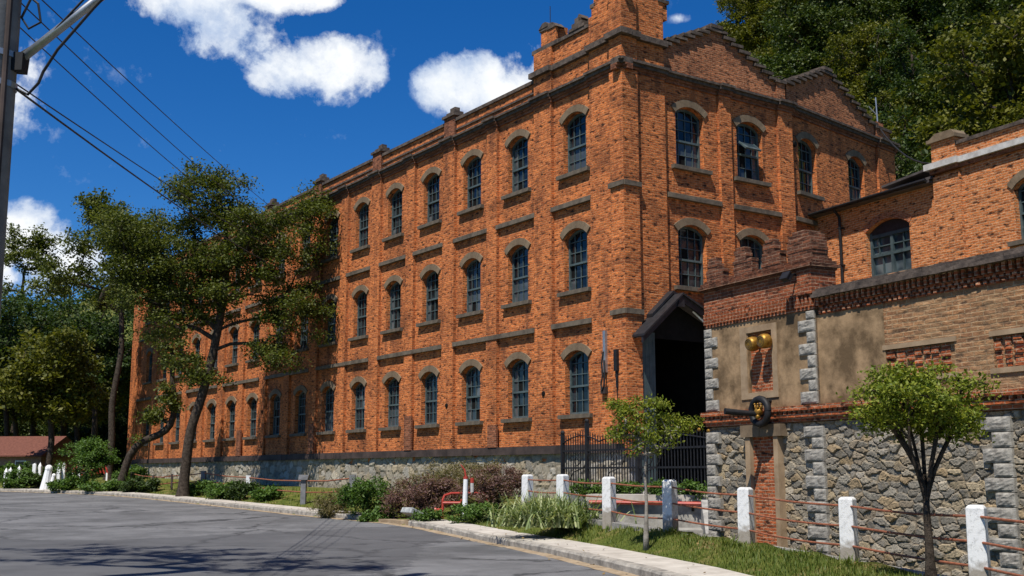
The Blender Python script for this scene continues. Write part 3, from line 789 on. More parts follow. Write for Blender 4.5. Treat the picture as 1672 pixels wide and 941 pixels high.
proto = None; MI = world_of(mill).inverted()
def pane_variant(seed):
    """the same opening with its panes glazed a little differently: curtains, darker lights, a missing pane"""
    r = random.Random(seed); me = proto.data.copy(); me.materials.append(M['curtained_glass']); me.materials.append(M['void_black'])
    bm = bmesh.new(); bm.from_mesh(me); yo = REV - .034; rows = [.085, OH * .215, OH * .43 + .035, OH * .63, OH * .81]
    lo = r.choice((0, 0, 1, 1, 2)); kind = r.random()
    for j in range(4):
        for i in range(4):
            m = None
            if kind < .45 and (j < 2 if lo == 0 else j >= 2 if lo == 1 else i in (0, 3)): m = 1
            if r.random() < .10: m = 2
            if r.random() < .08: m = 1
            if m is None: continue
            xa, xb = -OW / 2 + OW * i / 4, -OW / 2 + OW * (i + 1) / 4
            f = bm.faces.new([bm.verts.new((x, yo + r.uniform(-.002, .001), z)) for x, z in ((xa, rows[j]), (xb, rows[j]), (xb, rows[j + 1]), (xa, rows[j + 1]))]); f.material_index = m
    bm.to_mesh(me); bm.free(); return me


variants = []; wr = random.Random(12)
def put_window(xf):
    global proto
    if proto is None:
        proto = make_window(mill, xf); variants.extend(pane_variant(q) for q in range(12)); return proto
    c = proto.copy(); c.data = wr.choice(variants); C.objects.link(c); c.parent = mill; c.matrix_local = MI @ xf
    for ch in proto.children:
        d = ch.copy(); C.objects.link(d); d.parent = c
    return c


bpy.context.view_layer.update()
for s in CW:
    for z in SILLZ: put_window(at_wall(xL, -s, z))
for tt in TW:
    for z in SILLZ[1:]: put_window(at_wall(xR, tt, z))
w2p = None
for tt in T2: put_window(at_wall(x2, tt, 12.2) @ Matrix.Diagonal((1.26 / OW, 1, 1, 1)))
# an open top-hung casement in the second gable window, and small vents in the brick
mb = MB(); mb.box(-.42, .30, -.01, .01, -.42, 0); mb.box(-.46, -.42, -.03, .03, -.44, .02, 1); mb.box(.3, .34, -.03, .03, -.44, .02, 1); mb.box(-.46, .34, -.03, .03, -.47, -.43, 1)
mb.build('open_casement', ['shop_glass', 'sash_paint'], mill, at_wall(xR, 6.04 + .0, 12.2 + 1.42, .10) @ Matrix.Rotation(radians(-48), 4, 'X'))
mb = MB()
for s, z in ((30.7, 4.9), (10.9, 8.2), (4.5, 4.3), (14.4, 4.2)): mb.lathe([(.001, .02), (.09, .02), (.10, -.05)], at_wall(xL, -s, z, -.13) @ Matrix.Rotation(pi / 2, 4, 'X'), 10)
mb.build('vent', 'void_black', mill, xL @ Matrix.Identity(4)) if False else None
mb2 = MB(); mb2.lathe([(.001, .06), (.10, .06), (.12, .0), (.12, -.08)], Matrix.Translation((.38, -.13, 13.96)) @ Matrix.Rotation(pi / 2, 4, 'X'), 12); mb2.build('vent', 'void_black', mill, x2)
for s, z in ((30.7, 4.9), (4.5, 4.4), (11.2, 4.3)):
    mb2 = MB(); mb2.lathe([(.001, .04), (.08, .04), (.10, .0), (.10, -.08)], Matrix.Translation((-s, -.13, z)) @ Matrix.Rotation(pi / 2, 4, 'X'), 12); mb2.build('vent', 'void_black', mill, xL)

# conduit and junction box by the corner
t_ = thing('conduit', 'grey metal conduit with a looped cable fixed to the brick beside the corner pier', 'conduit', xL @ Vector((-.92, -.13, 4.2)), angL)
mb = MB(); mb.box(-.99, -.86, -.23, -.12, 4.9, 6.3); mb.build('channel', 'galvanised', t_, xL)
mb = MB(); mb.tube([(-.95, -.24, 5.6), (-1.03, -.26, 5.2), (-.98, -.26, 4.8), (-1.06, -.27, 4.5), (-1.0, -.28, 4.3), (-.9, -.27, 4.45), (-.86, -.26, 4.9), (-.9, -.25, 5.3)], .03, 6)
mb.build('looped_cable', 'cable', t_, xL)
mb = MB(); mb.box(-1.1, -.86, -.26, -.12, 4.2, 4.42); mb.build('socket', 'dark_beam', t_, xL)
t_ = thing('junction_box', 'narrow rusted black box fixed to the corner pier beside the covered gateway', 'junction box', xL @ Vector((-.2, -.26, 4.6)), angL)
mb = MB(); mb.box(-.28, -.12, -.36, -.25, 4.9, 5.6); mb.build('case', 'dark_iron', t_, xL)
mb = MB(); mb.box(-.24, -.16, -.31, -.25, 4.35, 4.9); mb.tube([(-.2, -.28, 4.4), (-.21, -.28, 3.4)], .015, 6); mb.build('pipe', 'dark_iron', t_, xL)

# ------------------------------------------------------------------ covered gateway (black gabled canopy)
gate_can = thing('gateway_canopy', 'black timber gabled canopy over the dark wagon entrance at the mill corner', 'canopy', xR @ Vector((1.8, 0, .9)), angR)
PJ = .75
Z_L, Z_P, Z_R = 5.98, 7.42, 6.5
XL_, XP_, XR_ = .02, 1.70, 3.8
mb = MB()
def slab(xa, za, xb, zb, th, y0, y1, mi=0):
    mb.prism([(xa, za), (xb, zb), (xb, zb + th), (xa, za + th)], y0, y1, mi)
slab(XL_ + .05, Z_L - .03, XP_, Z_P - .05, .10, -PJ + .06, -.13); slab(XP_, Z_P - .05, XR_, Z_R - .05, .10, -PJ + .06, -.13); mb.build('roof', 'roof_metal', gate_can, xR)
mb = MB(); slab(XL_, Z_L - .22, XP_ + .05, Z_P - .18, .24, -PJ - .02, -PJ + .06); slab(XP_ + .04, Z_P - .17, XR_ + .1, Z_R - .22, .24, -PJ - .023, -PJ + .06)
slab(XL_ - .02, Z_L + .0, XP_ + .07, Z_P + .05, .07, -PJ - .1, -.1); slab(XP_ + .06, Z_P + .05, XR_ + .1, Z_R + .0, .07, -PJ - .103, -.1)
mb.prism([(XP_ - .16, Z_P - .36), (XP_ + .16, Z_P - .36), (XP_ + .12, Z_P - .02), (XP_ - .05, Z_P - .02)], -PJ - .06, -PJ + .03); mb.build('barge_board', 'black_paint', gate_can, xR)
mb = MB(); slab(XP_ - .95, Z_P - .72, XP_ + .02, Z_P + .14, .10, -.42, -.131); slab(XP_ + .01, Z_P + .14, XP_ + .95, Z_P - .29, .10, -.423, -.131); mb.build('upper_flashing', 'black_paint', gate_can, xR)
mb = MB(); slab(XP_ + .9, Z_P - .25, XR_ + .35, Z_R + .02, .32, -.30, -.132); mb.build('tile_strip', 'brownstone', gate_can, xR)
mb = MB(); mb.tube([(2.5, -.5, 7.0), (2.95, -.62, 6.62)], .035, 6); mb.build('broken_batten', 'white_paint', gate_can, xR)
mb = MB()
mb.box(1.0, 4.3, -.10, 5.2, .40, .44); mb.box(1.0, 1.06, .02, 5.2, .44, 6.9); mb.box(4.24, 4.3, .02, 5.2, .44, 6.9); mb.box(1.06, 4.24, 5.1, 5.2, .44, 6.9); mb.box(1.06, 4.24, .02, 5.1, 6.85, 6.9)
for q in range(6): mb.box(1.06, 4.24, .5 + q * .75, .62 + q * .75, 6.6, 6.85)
mb.build('wagon_passage', 'void_black', gate_can, xR)  # inner faces coloured near-black to deepen the shade of the entrance
mb = MB(); mb.prism([(.3, 6.02), (4.3, 6.02), (4.3, 6.3), (XP_, Z_P - .03), (.3, 6.2)], -.165, -.131); mb.build('shade_infill', 'void_black', gate_can, xR)  # added black panel standing in for the deep shade under the canopy
mb = MB(); mb.box(.26, 1.03, -.20, -.132, .6, 6.2)
for q in range(5): mb.box(.27 + q * .165, .276 + q * .165, -.207, -.19, .7, 6.1)
mb.build('door_leaf', 'teal_boards', gate_can, xR)

# ------------------------------------------------------------------ brick side building behind the wall
SD = Vector((.45471, -.89064)); angS = atan2(SD.y, SD.x)
SBO = (11.70, 42.76); xB = frame_mat(SBO, angS)
sideb = thing('side_building', 'lower orange brick building with a wide teal window, left of which runs a black downpipe', 'brick building', (SBO[0], SBO[1], .5), angS)
mb = MB(); wall_with_openings(mb, 0, 5.95, .4, 11.4, [(3.66, 2.06, 8.57, 10.55, .34)], .35); wall_with_openings(mb, 5.95, 14, .4, 11.75, [(9.72, 1.4, 8.75, 10.72, .3), (12.6, 1.4, 8.75, 10.72, .3)], .35)
mb.add([(14, 0, .4), (14, 7, .4), (14, 7, 11.7), (14, 0, 11.7)], [(0, 1, 2, 3)]); mb.add([(14, 7, .4), (0, 7, .4), (0, 7, 11.4), (14, 7, 11.4)], [(0, 1, 2, 3)])
mb.build('wall', 'side_brick', sideb, xB)
mb = MB(); mb.box(5.95, 7.05, -.12, .02, .4, 11.5); mb.build('pilaster', 'side_brick', sideb, xB)
mb = MB(); mb.add([(-.5, -.36, 11.42), (6.0, -.36, 11.42), (6.0, 3.6, 12.0), (-.5, 3.6, 12.0), (-.5, -.36, 11.32), (6.0, -.36, 11.32)], [(0, 1, 2, 3), (4, 5, 1, 0)])
mb.add([(-.5, 3.6, 12.0), (6.0, 3.6, 12.0), (6.0, 7, 11.4), (-.5, 7, 11.4)], [(0, 1, 2, 3)])
mb.box(-.5, 5.94, -.36, .0, 11.3, 11.40); mb.add([(6, .3, 11.8), (14, .3, 11.8), (14, 7, 11.8), (6, 7, 11.8)], [(0, 1, 2, 3)]); mb.build('roof', 'roof_metal', sideb, xB)
mb = MB(); mb.tube([(-.4, -.42, 11.36), (5.9, -.42, 11.40)], .06, 8); mb.build('gutter', 'dark_iron', sideb, xB)
mb = MB(); mb.tube([(1.42, -.36, 11.3), (1.44, -.12, 11.05), (1.44, -.10, .6)], .055, 8)
for z in (10.6, 9.2, 7.6): mb.box(1.36, 1.52, -.17, 0, z, z + .05)
mb.build('downpipe', 'dark_iron', sideb, xB)
mb = MB(); mb.box(-.2, -.08, -.3, -.12, 10.6, 11.0); mb.build('lamp_bracket', 'galvanised', sideb, xB)
mb = MB(); mb.box(5.9, 14.1, -.2, .3, 11.75, 11.95); mb.box(5.75, 7.15, -.32, .3, 11.745, 11.955); mb.build('string_course', 'pale_coping', sideb, xB)
mb = MB(); mb.box(5.92, 14, -.1, .28, 11.62, 11.745); mb.box(5.9, 7.1, -.2, .28, 11.6, 11.74); mb.build('cornice', 'sooty_brick', sideb, xB)
mb = MB(); mb.box(6.9, 14, .0, .3, 11.96, 12.42); mb.box(5.95, 6.95, -.12, .36, 11.96, 12.68); mb.build('parapet', 'side_brick', sideb, xB)
mb = MB(); mb.box(6.9, 14.05, -.08, .38, 12.42, 12.54); mb.build('parapet_coping', 'dark_coping', sideb, xB)
mb = MB(); mb.box(5.84, 7.06, -.22, .46, 12.68, 12.80); mb.prism([(5.9, 12.8), (7.0, 12.8), (6.9, 12.95), (6.2, 12.97)], -.18, .42); mb.build('pier_cap', 'brownstone', sideb, xB)
# its wide window of teal frames
xw = at_wall(xB, 3.66, 8.57)
mb = MB(); P = arc(0, 2.06, 1.98, .34); mb.add([(-1.03, .30, 0), (1.03, .30, 0)] + [(x, .30, z) for x, z in P[::-1]], [tuple(range(len(P) + 2))]); win = mb.build('window', 'shop_glass', sideb, xw)
mb = MB(); mb.prism([(-1.03, 1.48), (1.03, 1.48)] + [(x * .999, z - .002) for x, z in P[::-1]], .2, .29); mb.build('arch_panel', 'black_paint', win, xw)
mb = MB()
for a, b, c_, d in ((-1.03, -.93, 0, 1.62), (.93, 1.03, 0, 1.62), (-.06, .06, .02, 1.46), (-.93, .93, .0, .09), (-.93, .93, .72, .82), (-.93, .93, 1.42, 1.54)): mb.box(a, b, .18 + .002 * abs(a), .288, c_, d)
for a, b, c_, d in ((-.93, -.06, 1.08, 1.12), (.06, .93, 1.08, 1.12), (-.66, -.62, .82, 1.42), (.5, .54, .82, 1.42), (.46, .5, .09, .72), (-.5, -.46, .09, .72)): mb.box(a, b, .215, .287, c_, d)
mb.build('sash', 'teal_boards', win, xw)
mb = MB(); A = arc(0, 2.1, 1.99, .35, 24); R = (2.1 ** 2 / 4 + .35 ** 2) / .7; cz = 1.99 - R
for i in range(24):
    q = [(x * (R + .24) / R, cz + (z - cz) * (R + .24) / R) for x, z in (A[i], A[i + 1])]
    mb.prism([A[i], A[i + 1], q[1], q[0]], -.012 - .008 * (i % 2), .03)
mb.build('arch', 'red_brick', win, xw)
for cx_ in (9.72, 12.6): make_window(sideb, at_wall(xB, cx_, 8.75), 1.4, 1.97, .3)
t_ = thing('roof_hatch', 'dark propped metal hatch on the low roof where the two buildings meet', 'roof hatch', xB @ Vector((4.6, 1.0, 11.6)), angS)
mb = MB(); mb.box(3.9, 5.5, .3, .36, 11.60, 11.72); mb.prism([(3.3, 11.78), (5.3, 11.92), (5.3, 12.0), (3.3, 11.86)], .2, 1.5); mb.build('lid', 'roof_metal', t_, xB)
mb = MB(); mb.tube([(4.0, .9, 11.5), (4.0, .9, 11.82)], .04, 6); mb.tube([(5.1, .9, 11.5), (5.1, .9, 11.9)], .04, 6); mb.build('prop', 'dark_iron', t_, xB)
a_ = x2 @ Vector((7.5, .2, 16.3)); t_ = thing('aerial_mast', 'thin bare aerial mast standing on the last gable pedestal', 'aerial', a_)
mb = MB(); mb.tube([a_, a_ + Vector((-.03, 0, 1.25))], .028, 6); mb.build('mast', 'galvanised', t_)
mb = MB(); mb.tube([a_ + Vector((0, 0, .45)), a_ + Vector((-.35, 0, .85))], .02, 6); mb.build('side_rod', 'galvanised', t_)
mb = MB(); b_ = xB @ Vector((5.9, .3, 12.1)); k_ = [a_ + (b_ - a_) * q / 8 - Vector((0, 0, .55 * 4 * (q / 8) * (1 - q / 8))) for q in range(9)]
mb.tube(k_, .03, 6); tag(mb.build('slack_cable', 'cable'), 'slack cable hanging between the last gable pedestal and the side building parapet', 'cable')
# ------------------------------------------------------------------ stone and brick boundary wall with its little tower
SWO = (4.8746, 21.5); xS = frame_mat(SWO, angS); SE = 10.5
bw = thing('boundary_wall', 'rubble stone boundary wall with plastered upper part and stepped brick tower', 'wall', (SWO[0], SWO[1], -.6), angS)
me = rubble_mesh(-1.84, SE, -.7, 2.5, .020, .29, .102, .045, 11, GREY, (.17, .135, .092)); finish(me, 'rubble_base', 'rubble', bw, xS)
mb = MB(); mb.box(-1.83, SE, .01, .7, -.7, 2.52); mb.box(-1.83, SE, .02, .69, 2.52, 4.62); mb.build('wall_body', 'worn_brick', bw, xS)
mb = MB(); mb.box(-1.9, SE, -.09, .02, 2.52, 2.60); mb.box(-1.93, SE, -.13, .02, 2.60, 2.66); mb.box(-1.96, SE, -.17, .02, 2.72, 2.80)
x = -1.93
while x < SE - .1: mb.box(x, x + .075 + random.uniform(-.012, .012), -.135 + random.uniform(-.015, .015), .02, 2.655, 2.725); x += .13
mb.build('brick_band', 'red_brick', bw, xS)
# plaster faces, with the niche and its frame
mb = MB(); YP = -.07
for a, b, c_, d in ((-1.80, -.5, 2.8, 4.52), (.20, 1.42, 2.8, 4.52), (-.5, .20, 2.8, 3.12), (-.5, .20, 4.27, 4.52)): mb.box(a, b, YP, .015, c_, d)
mb.build('plaster_panel', 'plaster', bw, xS)
mb = MB(); mb.box(1.42, 3.02, -.035, .015, 2.8, 4.40); mb.build('plaster_panel', 'plaster', bw, xS)
mb = MB()
for a, b, c_, d in ((-.72, -.52, 3.0, 4.40), (.22, .36, 3.0, 4.40), (-.52, .22, 4.28, 4.40), (-.52, .22, 3.0, 3.12)): mb.box(a, b, YP - .022, YP + .01, c_, d)
mb.build('niche_frame', 'plaster_trim', bw, xS)
mb = MB(); mb.box(-.52, .22, -.0, .012, 3.1, 4.3); mb.build('niche_brick', 'red_brick', bw, xS)
mb = MB(); mb.box(3.02, SE, -.03, .015, 2.8, 3.14); mb.box(3.02, SE, -.03, .015, 3.62, 4.40)
for a, b in ((4.46, 5.18), (6.60, 7.4), (8.8, SE)): mb.box(a, b, -.03, .015, 3.14, 3.62)
mb.build('worn_face', 'worn_brick', bw, xS)
for a, b in ((3.02, 4.46), (5.18, 6.60), (7.4, 8.8)):
    mb = MB(); mb.box(a, b, .24, .26, 3.14, 3.62); gb = mb.build('vent_grille', 'void_black', bw, xS)
    mb = MB(); x = a + .01
    while x < b - .1:
        w_ = random.uniform(.10, .17); z = 3.145
        while z < 3.55:
            mb.box(x + random.uniform(-.012, .012), x + w_ + random.uniform(-.012, .012), -.01 + random.uniform(-.02, .03), .22, z, z + .062, 0, .004); z += .066
        x += w_ + random.uniform(.035, .075)
    mb.build('brick_baluster', 'red_brick', gb, xS)
    mb = MB(); mb.box(a - .06, b + .06, -.06, .03, 3.06, 3.14); mb.build('sill', 'plaster_trim', gb, xS)
    mb = MB(); mb.box(a - .05, b + .05, -.05, .02, 3.62, 3.70); mb.build('lintel', 'plaster_trim', gb, xS)
# honeycomb course, dentils, coping of the long run
mb = MB(); mb.box(1.5, SE, -.05, .02, 4.40, 4.42); mb.box(1.5, SE, -.06, .02, 4.535, 4.56)
for r_ in range(2):
    x = 1.5 + .06 * r_
    while x < SE: mb.box(x, x + .07 + random.uniform(-.01, .01), -.07 + random.uniform(-.015, .01), .015, 4.42 + .058 * r_, 4.475 + .058 * r_, 0, .005); x += .12
mb.build('honeycomb_course', 'red_brick', bw, xS)
mb = MB(); x = 1.50
while x < SE: mb.box(x, x + .062, -.12 + random.uniform(-.01, .01), .02, 4.56, 4.70, 0, .004); x += .125
mb.build('dentil_course', 'red_brick', bw, xS)
mb = MB()
for q, (ya, yb, za, zb) in enumerate(((-.2, .78, 4.70, 4.76), (-.15, .74, 4.76, 4.82), (-.07, .66, 4.82, 4.875))):
    x = 1.45
    while x < SE:
        w_ = random.uniform(.2, .42); mb.box(x, min(x + w_, SE), ya + random.uniform(-.012, .012), yb, za, zb + random.uniform(-.004, .006), 0, .004); x += w_ + .004
mb.build('coping', 'dark_coping', bw, xS)
# the tower top
mb = MB(); mb.box(-1.83, 1.42, -.10, .4, 4.80, 5.26); mb.box(-1.84, 1.43, -.09, .4, 4.52, 4.58); x = -1.83
while x < 1.40: mb.box(x, x + .055, -.125 + random.uniform(-.008, .008), .3, 4.58, 4.80, 0, .003); x += .105
mb.box(-1.83, 1.41, -.05, .3, 4.58, 4.80); mb.box(1.06, 1.435, -.15, .44, 4.80, 5.255); mb.build('tower', 'tower_brick', bw, xS)
mb = MB()
for q, (e_, za, zb) in enumerate(((.06, 5.26, 5.30), (.12, 5.30, 5.36), (.06, 5.36, 5.42), (-.02, 5.42, 5.48))): mb.box(-1.84 - e_ * .4, 1.435 + e_ * .5, -.09 - e_, .40 + e_, za, zb, 0, .006)
mb.build('tower_ledge', 'merlon_brick', bw, xS)
for (cx_, w_, zt) in ((-1.50, .54, 5.90), (-.60, .56, 6.0), (.26, .54, 6.0), (1.06, .66, 5.99)):
    mb = MB(); z = 5.504 - .064; r_ = 0
    while z < zt:
        f_ = (z - 5.48) / (zt - 5.48); ww = w_ * ((1 if f_ < .45 else .62 if f_ < .8 else .42) if cx_ < 1 else (1 if f_ < .55 else .86 if f_ < .8 else .55))
        off = .11 * w_ * (f_ >= .45) * (cx_ < 1)
        mb.box(cx_ - ww / 2 + random.uniform(-.02, .02) - off, cx_ + ww / 2 + random.uniform(-.02, .02) - off, -.06 + random.uniform(-.006, .006), .10 + (.22 if cx_ > 1 else 0), z, z + .0645, 0, .0015); z += .064
    mb.build('merlon', 'merlon_brick', bw, xS)


def quoin(x0, x1, y0, z0, z1, mt='granite'):
    """a rock-faced block: the front face bulges unevenly"""
    n = 7; mb = MB(); vs = []
    for j in range(n + 1):
        for i in range(n + 1):
            e_ = min(i, n - i, j, n - j); bl = [0, .018, .023, .024][min(e_, 3)] * random.uniform(.65, 1.2)
            vs.append((x0 + (x1 - x0) * i / n, y0 - bl + .03, z0 + (z1 - z0) * j / n))
    k = n + 1; fs = [(j * k + i, j * k + i + 1, (j + 1) * k + i + 1, (j + 1) * k + i) for j in range(n) for i in range(n)]
    b = len(vs); vs += [(x0, .1, z0), (x1, .1, z0), (x1, .1, z1), (x0, .1, z1)]
    c0, c1, c2, c3 = 0, n, n * k + n, n * k
    fs += [(b, b + 1) + tuple(range(n, -1, -1)), tuple(q * k + n for q in range(n, -1, -1))[::1] + (b + 1, b + 2), tuple(n * k + i for i in range(k))[::1] + (b + 2, b + 3)[0:2], (b + 3, b) + tuple(q * k for q in range(k))]
    mb.add(vs, fs); return mb.build('quoin', mt, bw, xS)


for (xa, wb, wsm, z0, z1, yy, flip) in ((-1.87, .42, .24, 2.82, 4.5, -.12, 0), (1.42, .44, .22, 2.82, 4.5, -.13, 1), (-1.90, .42, .28, -.65, 2.5, -.12, 0), (1.50, .50, .30, -.65, 2.5, -.11, 1), (5.42, .52, .34, -.65, 2.5, -.11, 1)):
    z = z0; q = 1 if z0 > 1 else 0
    while z < z1 - .1:
        hh = min(.215 + random.uniform(-.015, .02), z1 - z); w_ = wb if q % 2 else wsm
        if flip: quoin(xa - w_, xa, yy, z + .006, z + hh - .006)
        else: quoin(xa, xa + w_, yy, z + .006, z + hh - .006)
        z += hh; q += 1
# walled-up doorway
mb = MB(); mb.box(-.42, .26, -.085, .02, -.6, 2.28); dr_ = mb.build('blind_doorway', 'red_brick', bw, xS)
mb = MB(); mb.box(-.56, -.42, -.17, .02, -.6, 2.27); mb.box(.26, .38, -.17, .02, -.6, 2.27); mb.build('door_frame', 'plaster_trim', dr_, xS)
mb = MB(); mb.box(-.66, -.1, -.20, .02, 2.275, 2.5); mb.box(-.095, .5, -.195, .02, 2.275, 2.5); mb.build('lintel', 'brownstone', dr_, xS)

# two brass bells in the niche
for cx_, cz_, lab, yo in ((-.20, 4.03, 'brass bell with a ringed face in the brick niche, the one nearer the entrance', -.0), (.155, 4.05, 'brass bell with a ringed face in the brick niche, the one nearer the stone quoins', -.0)):
    t_ = thing('brass_bell', lab, 'bell', xS @ Vector((cx_, 0, cz_)), angS, 'brass bells in the wall niche')
    mx = xS @ Matrix.Translation((cx_, -.27, cz_)) @ Matrix.Rotation(radians(96), 4, 'X') @ Matrix.Scale(.8, 4)
    mb = MB(); mb.lathe([(.001, .045), (.03, .05), (.06, .04), (.075, .05), (.10, .04), (.125, .045), (.15, .02), (.17, -.02), (.178, -.10), (.17, -.17), (.12, -.22), (.04, -.24), (.001, -.24)], mx, 28); mb.build('bell_cup', 'brass', t_, None, True)
    mb = MB(); mb.lathe([(.062, .047), (.07, .053), (.078, .047)], mx, 24); mb.lathe([(.112, .045), (.118, .052), (.124, .046)], mx, 24); mb.build('face_ring', 'dark_beam', t_)
    mb = MB(); mb.tube([mx @ Vector((0, 0, -.2)), xS @ Vector((cx_, .01, cz_))], .03, 8); mb.build('stalk', 'dark_iron', t_)
# black ring with a gilded crown and a thick arm
t_ = thing('ring_sculpture', 'black iron ring round a gilded crown with a thick black arm above the walled-up doorway', 'wall ornament', xS @ Vector((.12, -.1, 2.73)), angS)
mb = MB(); ctr = Vector((.12, -.34, 2.73)); rp = [ctr + Vector((.235 * cos(a), 0, .235 * sin(a))) for a in [2 * pi * q / 28 for q in range(29)]]
mb.tube(rp, [.062 + .006 * (q % 2) for q in range(29)], 12, 0, False); mb.build('ring', 'dark_iron', t_, xS, True)
mb = MB(); mb.tube([ctr + Vector((0, .06, -.05)), ctr + Vector((-.12, -.42, -.02)), ctr + Vector((-.2, -.66, 0))], [.05, .055, .062], 12); mb.tube([ctr + Vector((0, .0, -.22)), ctr + Vector((0, .36, -.22))], .04, 8); mb.tube([ctr + Vector((0, .02, .2)), ctr + Vector((0, .36, .2))], .03, 8); mb.build('arm', 'dark_iron', t_, xS)
mb = MB(); mb.ball(ctr + Vector((0, -.03, .0)), .085); mb.ball(ctr + Vector((.0, -.05, -.09)), .05)
for q in range(6):
    a = 2 * pi * q / 6; mb.tube([ctr + Vector((.07 * cos(a), -.03 + .05 * sin(a), .05)), ctr + Vector((.085 * cos(a), -.03 + .06 * sin(a), .13))], [.03, .008], 6); mb.ball(ctr + Vector((.088 * cos(a), -.03 + .062 * sin(a), .135)), .02, 6)
mb.build('crown', 'brass', t_, xS, True)
# floodlight on the tower
t_ = thing('floodlight', 'small dark floodlight on a bracket under the tower ledge', 'floodlight', xS @ Vector((1.05, -.1, 5.16)), angS)
mb = MB(); mb.tube([(1.0, -.1, 5.2), (1.0, -.3, 5.2)], .018, 6); mb.build('bracket', 'dark_iron', t_, xS)
mb = MB(); mb.box(-.09, .09, -.05, .05, -.07, .07); mb.box(-.105, .105, -.065, -.045, -.085, .085); mb.build('housing', 'dark_iron', t_, xS @ Matrix.Translation((1.0, -.33, 5.14)) @ Matrix.Rotation(radians(-35), 4, 'X'))

# ------------------------------------------------------------------ iron gate, retaining structure, yard
yard = MB(); yard.hprism([(1.9, 27.6), (4.9, 27.2), (9, 22), (12, 30), (6, 40), (1.9, 39.2), (1.75, 35)], .2, 1.02); struct(yard.build('yard', 'grey_concrete'))
t_ = thing('retaining_wall', 'low weathered concrete retaining wall and ledge below the iron gate', 'retaining wall', (3.2, 27, -.4))
mb = MB(); mb.hprism([(1.75, 27.25), (4.75, 26.55), (4.95, 27.3), (1.95, 27.9)], .95, 1.10); mb.build('slab', 'pavement', t_)
mb = MB(); mb.hprism([(1.85, 27.4), (4.85, 26.7), (4.95, 27.2), (1.95, 27.85)], -.5, .95); mb.build('wall_face', 'grey_concrete', t_)
mb = MB(); mb.hprism([(3.3, 25.6), (4.6, 25.2), (4.85, 26.65), (3.5, 26.9)], -.5, .36); mb.build('step', 'grey_concrete', t_)
mb = MB(); mb.hprism([(4.05, 24.2), (4.35, 24.1), (4.6, 26.2), (4.3, 26.3)], -.5, .35); mb.add([(4.05, 24.2, .35), (4.35, 24.1, .35), (4.6, 26.2, .35), (4.3, 26.3, .35), (4.3, 26.2, 1.0), (4.6, 26.1, 1.0)], [(0, 1, 5, 4), (1, 2, 5), (3, 0, 4), (2, 3, 4, 5)]); mb.build('buttress', 'grey_concrete', t_)
mb = MB(); mb.tube([(1.8, 26.9, .93), (4.85, 26.15, .90)], .045, 8); tag(mb.build('red_pipe', 'red_paint'), 'long straight red pipe along the front of the concrete retaining wall', 'pipe')
GA, GB = Vector((1.52, 34.6, 0)), Vector((5.0, 27.9, 0)); gd = (GB - GA); GLn = gd.length; gd.normalize(); xG = frame_mat(GA, atan2(gd.y, gd.x))
t_ = thing('iron_gate', 'black wrought iron gate of close upright bars with curved top rails', 'gate', GA + Vector((0, 0, 1.0)), atan2(gd.y, gd.x))
def gtop(x):
    k = x / GLn
    return 2.52 + .22 * sin(min(1, k / .3) * pi) * (k < .3) + (.30 * (1 - abs((k - .3) / .25 - .4)) if .3 < k < .55 else 0) * .4 + (.25 * (1 - (k - .72) / .28) - .05 if k > .72 else 0)
nb = 54
for q in range(nb):
    x = .1 + (GLn - .2) * q / (nb - 1); zt = gtop(x); mb = MB()
    mb.box(x - .012, x + .012, -.012, .012, 1.04, zt); mb.add([(x - .03, 0, zt), (x + .03, 0, zt), (x, -.02, zt + .12), (x, .02, zt + .12), (x, 0, zt - .04)], [(0, 4, 2), (4, 1, 2), (1, 4, 3), (4, 0, 3)]); mb.build('bar', 'dark_iron', t_, xG)
for z in (1.16, 1.72, 2.22):
    mb = MB(); mb.box(.0, GLn, -.028, .028, z, z + .05); mb.build('rail', 'dark_iron', t_, xG)
mb = MB(); mb.tube([(x, -.02, gtop(x) - .06) for x in np.linspace(0.05, GLn - .05, 60)], .02, 6); mb.build('top_rail', 'dark_iron', t_, xG)
for c_ in (.9, 2.9, 4.6):
    mb = MB(); mb.tube([(c_ + (.04 + .05 * a) * cos(a * 1.9), -.03, 1.97 + (.04 + .045 * a) * sin(a * 1.9)) for a in np.linspace(0, 4.5, 26)], .014, 5)
    mb.tube([(c_ - .55, -.03, 1.25), (c_ - .2, -.03, 1.62), (c_ + .4, -.03, 1.75), (c_ + .7, -.03, 2.15)], .016, 5); mb.build('scrollwork', 'dark_iron', t_, xG)
for x, zt in ((.03, 2.75), (1.45, 3.05), (4.1, 2.75), (GLn - .05, 2.6)):
    mb = MB(); mb.box(x - .05, x + .05, -.05, .05, 1.0, zt); mb.ball((x, 0, zt + .05), .07, 8); mb.build('gate_post', 'dark_iron', t_, xG)
for q in range(5):
    x = GLn * (.76 + .05 * q); mb = MB(); mb.ball((x, -.02, gtop(x) + .12), .045, 7); mb.build('finial', 'brass', t_, xG)

